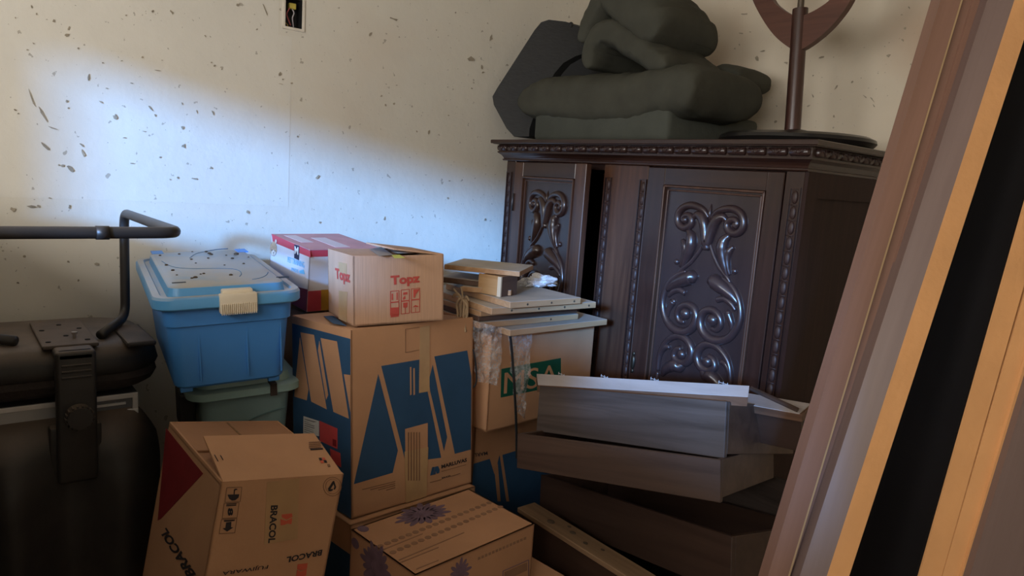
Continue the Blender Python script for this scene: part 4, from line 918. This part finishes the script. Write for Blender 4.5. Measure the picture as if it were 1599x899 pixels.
# crescent stand
yD = -0.32
dc = on(1243, 210, 1, yD); dl = on(1130, 212, 1, yD)
st = thing('crescent_stand', 'dark wooden stand with round base and crescent cradle on the wardrobe', 'stand', (dc.x, yD, ZTOP))
M_STW = wood('stand_wood', (0.030, 0.011, 0.008), (0.070, 0.028, 0.019), 0.35, 2, 2.5, 0.5, 0.2)
M_STB = simple('black_base', (0.010, 0.009, 0.009), 0.3, 0.2, 10)
MB().lathe([(0.19, 0.004), (0.225, 0.010), (0.235, 0.022), (0.232, 0.032), (0.215, 0.040), (0.05, 0.052), (0.028, 0.060)], 48).build('base', M_STB, st, angle=40)
tp = on(1250, 14, 1, yD); bt = on(1238, 198, 1, yD)
s3 = lambda p: Vector(p)-Vector((dc.x, yD, ZTOP))
MB().tube([s3(bt)+Vector((0, 0, -0.03)), s3(bt), s3(tp), s3(tp)+Vector((0, 0, 0.001))], [0.025, 0.0245, 0.0235, 0.020], 20).build('column', M_STW, st, angle=40)
MB().tube([s3(tp), s3(tp)+Vector((-0.01, 0, 0.20))], 0.010, 12).build('rod', simple('dull_bronze', (0.10, 0.075, 0.055), 0.45, 0.2, 20, metal=0.5), st, angle=40)
P = [xz(x, y, yD) for x, y in ((1158,-75),(1166,-38),(1178,0),(1194,31),(1212,56),(1232,73),(1247,80),(1264,73),(1290,53),(1312,30),(1332,0),(1346,-38),(1352,-75))]
Q = [xz(x, y, yD) for x, y in ((1178,-85),(1192,-38),(1209,0),(1221,13),(1237,23),(1250,27),(1266,22),(1283,13),(1300,0),(1312,-20),(1322,-42),(1328,-62),(1334,-85))][::-1]
P = [(v.x, v.y) for v in crom([(*p, 0) for p in P], 4)]; Q = [(v.x, v.y) for v in crom([(*p, 0) for p in Q], 4)]; n = len(P)-1
m = MB()
V = [[m.bm.verts.new(s3((p[0], yD+yy, p[1]))) for p in L] for L, yy in ((P, -0.013), (Q[::-1], -0.013), (P, 0.013), (Q[::-1], 0.013))]
for i in range(n):
    m.bm.faces.new((V[0][i], V[0][i+1], V[1][i+1], V[1][i])); m.bm.faces.new((V[2][i+1], V[2][i], V[3][i], V[3][i+1]))
    m.bm.faces.new((V[0][i+1], V[0][i], V[2][i], V[2][i+1])); m.bm.faces.new((V[1][i], V[1][i+1], V[3][i+1], V[3][i]))
m.bm.faces.new((V[0][0], V[1][0], V[3][0], V[2][0])); m.bm.faces.new((V[0][n], V[2][n], V[3][n], V[1][n]))
m.build('crescent', wood('crescent_wood', (0.060, 0.020, 0.012), (0.12, 0.045, 0.028), 0.4, 0, 2.0), st, angle=40)

# ------------------------------------------------------------------ boards stacked on the green logo box
M_CHIPB = simple('dusty_board_face', (0.46, 0.40, 0.33), 0.7, 0.12, 12, 0.1, 60)
M_EDGE = wood('board_edge', (0.36, 0.19, 0.085), (0.52, 0.31, 0.16), 0.7, 1, 3.0)
M_PALE = simple('raw_wood', (0.58, 0.45, 0.28), 0.65, 0.12, 20, stretch=(1, 0.1, 1))
M_DKB = wood('dark_board', (0.075, 0.040, 0.028), (0.13, 0.075, 0.05), 0.5, 1, 2.5)
def board(label, x0, y0, yaw, lx, ly, z0, z1, body, top, name='board', holes=0):
    """flat board: origin at the near front left corner, lx deep to the wall (-x), ly along +y"""
    t = thing(name, label, 'board', mat4=Matrix.Translation((x0, y0, z0)) @ Matrix.Rotation(yaw, 4, 'Z'), group='loose boards stacked on the logo box')
    MB().box(-lx, 0, 0, ly, 0, z1-z0, 0.0012, 1).build('panel_core', body, t)
    MB().box(-lx+0.001, -0.001, 0.001, ly-0.001, z1-z0, z1-z0+0.001).build('panel_face', top, t)
    for k in range(holes):
        MB().ball((0.0, ly*(k+0.7)/holes, (z1-z0)/2), 0.0035, (0.4, 1, 1), 6).build('screw_hole', M_DUSTDARK, t)
    return t
board('lowest dusty board jutting furthest out from the stack on the logo box', 0.845, -1.155, 0.03, 0.17, 0.425, 0.999, 1.017, M_EDGE, M_CHIPB)
board('bottom edge-worn board of the stack tied with twine', 0.800, -1.235, 0.0, 0.35, 0.40, 1.019, 1.036, M_EDGE, M_CHIPB, holes=1)
board('dark brown board in the middle of the stack tied with twine', 0.790, -1.232, 0.0, 0.35, 0.40, 1.038, 1.053, M_DKB, M_CHIPB)
board('pale edged board fourth from the bottom in the tied stack', 0.802, -1.235, 0.0, 0.35, 0.40, 1.055, 1.070, M_EDGE, M_CHIPB, holes=2)
board('broad grey-topped board overhanging the right of the stack', 0.860, -1.240, -0.05, 0.40, 0.40, 1.072, 1.090, M_EDGE, M_CHIPB, holes=4)
board('narrower grey board with drilled front edge lying on the broad board', 0.885, -1.195, -0.02, 0.34, 0.275, 1.092, 1.110, M_EDGE, M_CHIPB, holes=3)
def slant(label, x0, y0, ang, ln, dp, z0, z1, body, top):
    t = thing('board', label, 'board', mat4=Matrix.Translation((x0, y0, z0)) @ Matrix.Rotation(ang, 4, 'Z'), group='loose boards stacked on the logo box')
    MB().box(0, ln, 0, dp, 0, z1-z0, 0.0012, 1).build('panel_core', body, t); MB().box(0.001, ln-0.001, 0.001, dp-0.001, z1-z0, z1-z0+0.001).build('panel_face', top, t); return t
slant('short raw batten lying crosswise under the top boards', 0.700, -1.235, 0.75, 0.15, 0.07, 1.113, 1.128, M_EDGE, M_CHIPB)
slant('second board from the top beside the little wooden block', 0.620, -1.265, 0.60, 0.20, 0.14, 1.130, 1.146, M_DKB, M_CHIPB)
slant('topmost dusty board of the pile against the lit wall', 0.640, -1.262, 0.66, 0.235, 0.20, 1.172, 1.186, M_EDGE, M_CHIPB)
# small wooden block box
wb = thing('wooden_block', 'small wooden box end with pale left face and dark brown right face', 'block', mat4=Matrix.Translation((0.812, -1.175, 1.113)) @ Matrix.Rotation(0.25, 4, 'Z'))
MB().box(-0.085, -0.004, 0.004, 0.078, 0.0, 0.056, 0.001, 1).build('core', wood('pine', (0.42, 0.23, 0.09), (0.60, 0.38, 0.19), 0.6, 0, 2), wb)
MB().box(-0.085, -0.004, 0.0, 0.006, 0.0, 0.058).build('left_face', wood('pine_face', (0.42, 0.23, 0.09), (0.60, 0.38, 0.19), 0.6, 0, 2), wb)
MB().box(-0.006, 0.0, 0.0, 0.080, -0.001, 0.058).build('dark_face', M_DKB, wb)
MB().box(-0.012, 0.0005, -0.0015, 0.004, -0.001, 0.058).build('pale_corner', simple('pale_corner_wood', (0.70, 0.60, 0.45), 0.6), wb)
# twine bundle
tq = on(724, 462, 1, -1.262)
tw = thing('twine', 'frayed bundle of pale twine tied round the board ends', 'twine', (tq.x, tq.y, 1.002))
M_TW = simple('jute_twine', (0.40, 0.28, 0.17), 0.9, 0.25, 60)
for k in range(9):
    x = random.uniform(-0.025, 0.025); y = random.uniform(-0.010, 0.008)
    P = [(x, y+random.uniform(-0.006, 0.006), 0.004+0.026*i+random.uniform(-0.003, 0.003)) for i in range(4)]
    P = [Vector(p)+Vector((random.uniform(-0.006, 0.006), 0, 0)) for p in P]+[Vector((random.uniform(-0.012, 0.012), y, 0.098))]
    MB().tube(crom(P, 4), 0.004, 6).build('strand', M_TW, tw, True)
for k in range(8):
    a = random.uniform(-0.4, 3.6); d = Vector((math.cos(a), -0.25, 0.35+0.5*abs(math.sin(a))))
    P = [Vector((0, 0, 0.092)), Vector((0, 0, 0.097))+d*0.022, Vector((0, 0, 0.095))+d*0.042+Vector((0, 0, random.uniform(-0.02, 0.006)))]
    MB().tube(crom(P, 4), 0.003, 6).build('frayed_end', M_TW, tw, True)
# bubble wrap, strap, crumpled plastic
M_BUB = film('bubble_wrap', 0.26)
def sheet(name, label, cat, P, mat, amp, nx=26, ny=40, seed=0.0):
    """crumpled sheet over the carton face from pixel corners (tl, tr, br, bl)"""
    tl, tr, brp, blp = [fpx(ms, 'x', *p, 0.02) for p in P]
    t = thing(name, label, cat, mat4=ms.matrix_world.copy())
    m = MB(); V = []
    for i in range(nx+1):
        col = []
        for j in range(ny+1):
            s, r = i/nx, j/ny
            y = (tl[0]*(1-s)+tr[0]*s)*(1-r)+(blp[0]*(1-s)+brp[0]*s)*r; z = (tl[1]*(1-s)+tr[1]*s)*(1-r)+(blp[1]*(1-s)+brp[1]*s)*r
            q = Vector((y*22+seed, z*22, seed)); k = noise.noise(q)+0.5*noise.noise(q*2.7)
            edge = 1.0 if 0 < i < nx else 1.8
            col.append(m.bm.verts.new((0.020+amp*k, y+0.006*edge*noise.noise(Vector((z*30, i, seed))), z)))
        V.append(col)
    for i in range(nx):
        for j in range(ny): m.bm.faces.new((V[i][j], V[i+1][j], V[i+1][j+1], V[i][j+1]))
    m.build('film', mat, t, True); return t
sheet('bubble_wrap', 'wide hanging piece of bubble wrap beside the striped carton', 'bubble wrap', ((738,500),(786,512),(776,602),(742,594)), M_BUB, 0.010, seed=1.3)
sheet('bubble_wrap', 'long narrow tail of bubble wrap hanging over the green logo', 'bubble wrap', ((793,520),(832,520),(820,655),(806,640)), M_BUB, 0.010, 18, 50, 5.1)
sp = [fpx(ms, 'x', x, y, 0.035) for x, y in ((796,519),(799,545),(803,600),(806,660),(807,715))]
stp = thing('packing_strap', 'black plastic strap hanging down in front of the green logo', 'strap', mat4=ms.matrix_world.copy())
MB().tube(crom([(0.035, u, v) for u, v in sp], 6), 0.0055, 8, (Vector((1, 0, 0)), 0.25)).build('band', simple('black_strap', (0.03, 0.032, 0.036), 0.45), stp)
sp = [fpx(ms, 'x', x, y, 0.028) for x, y in ((739,545),(743,570),(744,595),(739,605))]
stp = thing('packing_strap', 'short black strap end hanging by the right edge of the striped carton', 'strap', mat4=ms.matrix_world.copy())
MB().tube(crom([(0.028, u, v) for u, v in sp], 6), 0.003, 6, (Vector((1, 0, 0)), 0.4)).build('band', MATS['black_strap'], stp)
cp = on(842, 446, 2, 1.112)
cpt = thing('plastic_film', 'crumpled white plastic film lying on the boards by the left wardrobe door', 'plastic film', (cp.x, cp.y, 1.112))
t = bmesh.new(); bmesh.ops.create_icosphere(t, subdivisions=4, radius=1.0)
for v in t.verts:
    k = 1+0.55*noise.noise(v.co*2.2)+0.3*noise.noise(v.co*5.5); v.co = Vector((v.co.x*0.03*k, v.co.y*0.065*k, max(0.0, 0.012+v.co.z*0.024*k)))
MB().add(t).build('film', film('crumpled_film', 1.2, (0.95, 0.95, 0.96), 0.5), cpt)

# ------------------------------------------------------------------ heap of drawers
M_LAM = wood('walnut_laminate', (0.034, 0.024, 0.020), (0.098, 0.073, 0.062), 0.42, 0, 1.6, 0.5)
M_LAM2 = wood('brown_laminate', (0.036, 0.019, 0.013), (0.080, 0.046, 0.032), 0.45, 0, 1.6, 0.5)
M_LAM3 = wood('dark_laminate', (0.030, 0.015, 0.010), (0.052, 0.028, 0.019), 0.5, 0, 1.6, 0.4)
M_RAW = wood('raw_drawer_edge', (0.16, 0.095, 0.05), (0.26, 0.16, 0.09), 0.65, 0, 2.0, 0.4)
M_PLY = simple('drawer_bottom_board', (0.10, 0.055, 0.035), 0.6, 0.15, 10)
def drawer(label, o, yaw, tx, ty, b, a, h, front, side, lip=0.0, th=0.014):
    t = thing('drawer', label, 'drawer', mat4=frame(o, yaw, h, tx, ty), group='loose drawers heaped before the wardrobe')
    MB().box(-b, 0, 0, th, 0, h, 0.0015, 1).build('front_panel', front, t)
    MB().box(-th, 0, th, a, 0.01, h-lip, 0.001, 1).build('side_panel', side, t); MB().box(-b, -b+th, th, a, 0.01, h-lip, 0.001, 1).build('side_panel', side, t)
    MB().box(-b+th, -th, a-th, a, 0.01, h-lip, 0.001, 1).build('back_panel', side, t)
    MB().box(-b+th, -th, th, a-th, 0.012, 0.018).build('bottom_panel', M_PLY, t)
    return t
dA = drawer('grey-grained drawer near the top of the heap facing the camera', (1.503, -1.028, 0.976), 0.088, -0.221, -0.2, 0.608, 0.36, 0.132, M_LAM, M_LAM2)
dC = drawer('brown drawer with scratched front tilted below the grey-grained drawer', (1.543, -1.087, 0.858), 0.201, -0.144, -0.183, 0.597, 0.34, 0.096, M_LAM2, M_LAM2)
dD = drawer('long dark drawer sloping down to the left, open to show its back', (1.562, -1.031, 0.664), -0.118, -0.11, -0.207, 0.789, 0.29, 0.135, M_LAM3, M_LAM3)
# flat plank across the top drawer
def onplane(px, py, p0, n):
    d = ray(px, py); return CAM_POS + d*((p0-CAM_POS).dot(n)/d.dot(n))
_p0 = at(1168, 620, 1.63); _n = Vector((-0.20, -0.75, 1.0))
Qw = [onplane(x, y, _p0, _n) for x, y in ((838,584),(1170,603),(1168,620),(840,601))]
print('PLANK', [tuple(round(c, 3) for c in q) for q in Qw])
tp_ = thing('plank', 'bluish lit plank with small staples lying across the top drawer', 'plank', Qw[2]-Vector((0, 0, 0.022)))
Q = [q-tp_.location for q in Qw]
M_LAMLIT = wood('lit_plank_laminate', (0.36, 0.31, 0.29), (0.46, 0.41, 0.385), 0.38, 0, 1.6, 0.5)  # top faces paled in the colour to look window-lit
M_PBROWN = wood('plank_brown_edge', (0.085, 0.040, 0.022), (0.15, 0.078, 0.045), 0.5, 0, 2)
MB().hull8([q-Vector((0, 0, 0.022)) for q in (Q[3], Q[2], Q[1], Q[0])], [Q[3], Q[2], Q[1], Q[0]]).build('plank_core', M_PBROWN, tp_)
e_ = Vector((0, 0, 0.0012)); MB().hull8([Q[3], Q[2], Q[1], Q[0]], [Q[3]+e_, Q[2]+e_, Q[1]+e_, Q[0]+e_]).build('plank_face', M_LAMLIT, tp_)
M_STAPLE = simple('staple_steel', (0.6, 0.6, 0.62), 0.35, metal=0.7)
for s in (0.15, 0.385, 0.625, 0.905):
    c = Q[0].lerp(Q[1], s)
    m = MB()
    for k in (-0.012, 0, 0.012): m.tube([c+Vector((k, 0, 0)), c+Vector((k, 0, 0.008))], 0.001, 5)
    m.tube([c+Vector((-0.014, 0, 0.004)), c+Vector((0.014, 0, 0.004))], 0.001, 5); m.build('staple', M_STAPLE, tp_)
# second narrow drawer behind, with lit top
oB = at(1248, 646, 1.66)
dB = thing('drawer', 'narrow closed drawer with lit top edge behind the grey-grained drawer', 'drawer', mat4=frame(oB, 0.12, 0.10, 0.16, -0.10), group='loose drawers heaped before the wardrobe')
MB().box(-0.22, 0, 0.008, 0.070, 0, 0.080, 0.001, 1).build('drawer_box', M_LAM3, dB)
MB().box(-0.225, 0.006, 0.0, 0.072, 0.080, 0.099, 0.001, 1).build('top_board', M_PBROWN, dB)
MB().box(-0.224, 0.0, 0.001, 0.071, 0.099, 0.1005).build('top_face', M_LAMLIT, dB)
# thin lath
la = thing('lath', 'thin dark lath resting behind the lit plank', 'lath', at(1172, 606, 1.72))
MB().tube([Vector((0, 0, 0)), at(1246, 640, 1.64)-at(1172, 606, 1.72)], 0.006, 6).build('stick', M_LAM3, la)
# lowest drawer with wide flat rim
eb = thing('drawer', 'lowest drawer with a flat raw wood rim along its front', 'drawer', (0.93, -1.145, 0.20), group='loose drawers heaped before the wardrobe')
W_ = 0.72
MB().box(0, W_, 0.0, 0.016, 0, 0.285, 0.001, 1).build('front_panel', M_LAM3, eb)
MB().box(0, W_, -0.006, 0.062, 0.285, 0.300, 0.002, 1).build('rim_board', M_RAW, eb)
MB().box(0, 0.016, 0.016, 0.46, 0, 0.16, 0.001, 1).build('side_panel', M_LAM3, eb); MB().box(W_-0.016, W_, 0.016, 0.46, 0, 0.285, 0.001, 1).build('side_panel', M_LAM3, eb)
MB().box(0.016, W_-0.016, 0.444, 0.46, 0, 0.285).build('back_panel', M_LAM3, eb); MB().box(0.016, W_-0.016, 0.016, 0.444, 0.0, 0.008).build('bottom_panel', M_PLY, eb)
m = MB()
for x, y, r in ((0.12, 0.02, 0.010), (0.20, 0.03, 0.008), (0.26, 0.02, 0.006), (0.31, 0.035, 0.005), (0.17, 0.045, 0.005)): m.ball((x, y, 0.301), r, (1.4, 1, 0.25), 5)
setp(m.build('dirt_specks', M_DUSTDARK, eb), kind='stuff')
cb = carton('plain_carton', 'plain carton on the floor under the lowest drawer', (1.66, -1.15, 0.198), 0, 0.46, 0.70, 0.198, 0, 0, M_KRAFT2)
# loose panel standing behind the drawers
L = [on(x, y, 1, -0.69) for x, y in ((1115,712),(1243,757),(1240,850),(1112,850))]
gp = thing('loose_panel', 'grey-brown loose panel standing behind the open dark drawer', 'panel', (L[3].x, -0.69, L[3].z))
z_low = 0.30
P4 = [Vector((p.x, p.y, p.z)) for p in L[:2]]+[Vector((L[2].x, -0.69, z_low)), Vector((L[3].x, -0.69, z_low))]
MB().prism([p-gp.location for p in P4], (0, 0.014, 0)).build('sheet', M_LAM, gp)

# ------------------------------------------------------------------ boards leaning in the right foreground
M_PINK = wood('pinkish_brown_moulding', (0.150, 0.076, 0.050), (0.205, 0.108, 0.075), 0.45, 2, 1.2, 0.5)
M_RAWO = simple('raw_orange_fibreboard', (0.52, 0.255, 0.095), 0.75, 0.10, 9, 0.15, 80)
M_GROOVELIT = simple('painted_groove_light', (0.36, 0.24, 0.12), 0.6, 0.1, 10)  # light caught in the jamb grooves, put into the colour
M_GAPSHADE = simple('gap_shade_black', (0.006, 0.005, 0.005), 0.7, 0.2, 5, spec=0.1)  # unlit depth of the gap between boards, painted on as near-black
M_PGREY = wood('greyish_brown_laminate', (0.100, 0.062, 0.052), (0.145, 0.095, 0.080), 0.42, 2, 1.2, 0.5)
def lean(name, label, pt, pb, D, cat='board'):
    """Empty on the floor whose z axis follows a leaning board edge seen from pixel pt (y=0) down to pb (y=899) at depth D"""
    T = at(pt, 0, D); Bm = at(pb, 899, D); ax = (T-Bm).normalized(); base = Bm-ax*(Bm.z/ax.z)
    v = CF-ax*CF.dot(ax); v.normalize(); w = v.cross(ax).normalized()      # w right, v away
    if w.dot(CR) < 0: w = -w
    m = Matrix((w, v, ax)).transposed().to_4x4(); m.translation = base
    return thing(name, label, cat, mat4=m, group='long boards leaning in the right foreground')
Lp = 2.45
def strip(t, pts, name, mat, z0=0.0):
    return MB().prism([(x, y, z0) for x, y in pts], (0, 0, Lp-z0)).build(name, mat, t)
p1 = lean('door_jamb', 'pinkish brown moulded door jamb leaning leftmost in the right foreground', 1469, 1199, 1.02)
strip(p1, [(0, 0), (0.028, 0), (0.028, 0.03), (0, 0.03)], 'face_strip', M_PINK); strip(p1, [(0.028, 0.001), (0.031, 0.001), (0.031, 0.03), (0.028, 0.03)], 'groove_edge', M_GROOVELIT)
strip(p1, [(0.031, 0.008), (0.046, 0.006), (0.046, 0.03), (0.031, 0.03)], 'rebate_strip', M_PINK); strip(p1, [(0.046, 0.001), (0.056, 0.001), (0.056, 0.03), (0.046, 0.03)], 'stop_strip', M_PINK); strip(p1, [(0.056, 0.002), (0.059, 0.002), (0.059, 0.03), (0.056, 0.03)], 'groove_edge', M_GROOVELIT)
p2 = lean('veneered_plank', 'plank with grey-brown face and bright orange raw edge beside the door jamb', 1549, 1256, 0.99)
strip(p2, [(0.0, 0.012), (0.030, 0.0), (0.030, 0.05), (0.0, 0.05)], 'veneer_face', M_PGREY); strip(p2, [(0.030, 0.0), (0.0600, 0.0), (0.0600, 0.05), (0.030, 0.05)], 'raw_edge', M_RAWO)
p3 = lean('fibreboard_panel', 'chipped fibreboard panel with painted gap shade and orange edge right of the gap', 1690, 1435, 0.97)
strip(p3, [(-0.003, 0.003), (0.0, 0.003), (0.0, 0.30), (-0.003, 0.30)], 'dark_face', M_GAPSHADE); strip(p3, [(0.0, 0.0), (0.030, 0.0), (0.030, 0.30), (0.0, 0.30)], 'raw_edge', M_RAWO)
p4 = lean('thin_batten', 'thin orange batten between the fibreboard panel and the rightmost board', 1738, 1475, 0.965)
strip(p4, [(0.0, 0.004), (0.021, 0.002), (0.021, 0.04), (0.0, 0.04)], 'batten_core', M_RAWO)
p5 = lean('thin_batten', 'narrow second batten touching the rightmost brown board', 1770, 1503, 0.96)
strip(p5, [(0.0, 0.002), (0.006, 0.002), (0.006, 0.04), (0.0, 0.04)], 'batten_core', M_RAWO)
p6 = lean('brown_board', 'wide brown board cut off by the right edge of the picture', 1788, 1514, 0.95)
strip(p6, [(0.0, 0.0), (0.12, -0.01), (0.12, 0.03), (0.0, 0.03)], 'board_core', M_PGREY)

# ------------------------------------------------------------------ added cupboard, out of view, blocking window light from the lower boxes
cbd = thing('added_cupboard', 'added brown cupboard, unseen, standing behind the viewpoint to shade the low boxes', 'cupboard', (1.15, -2.80, 0))
cw, cd, chh = 1.75, 0.34, 1.36
m = MB(); m.box(-cw/2, cw/2, -cd/2, cd/2, 0.06, chh-0.025); m.box(-cw/2+0.03, cw/2-0.03, -cd/2, cd/2-0.03, 0, 0.06); m.build('body', M_LAM2, cbd)
MB().box(-cw/2-0.01, cw/2+0.01, -cd/2-0.01, cd/2+0.01, chh-0.025, chh, 0.004).build('worktop', M_LAM3, cbd)
for k in range(3):
    x0 = -cw/2+0.01+k*(cw-0.02)/3; x1 = x0+(cw-0.02)/3-0.008
    d_ = MB().box(x0, x1, cd/2, cd/2+0.018, 0.08, chh-0.035, 0.002, 1).build('door', M_LAM2, cbd)
    MB().ball((x1-0.04, cd/2+0.028, 0.8), 0.013).build('knob', M_LAM3, d_, True)
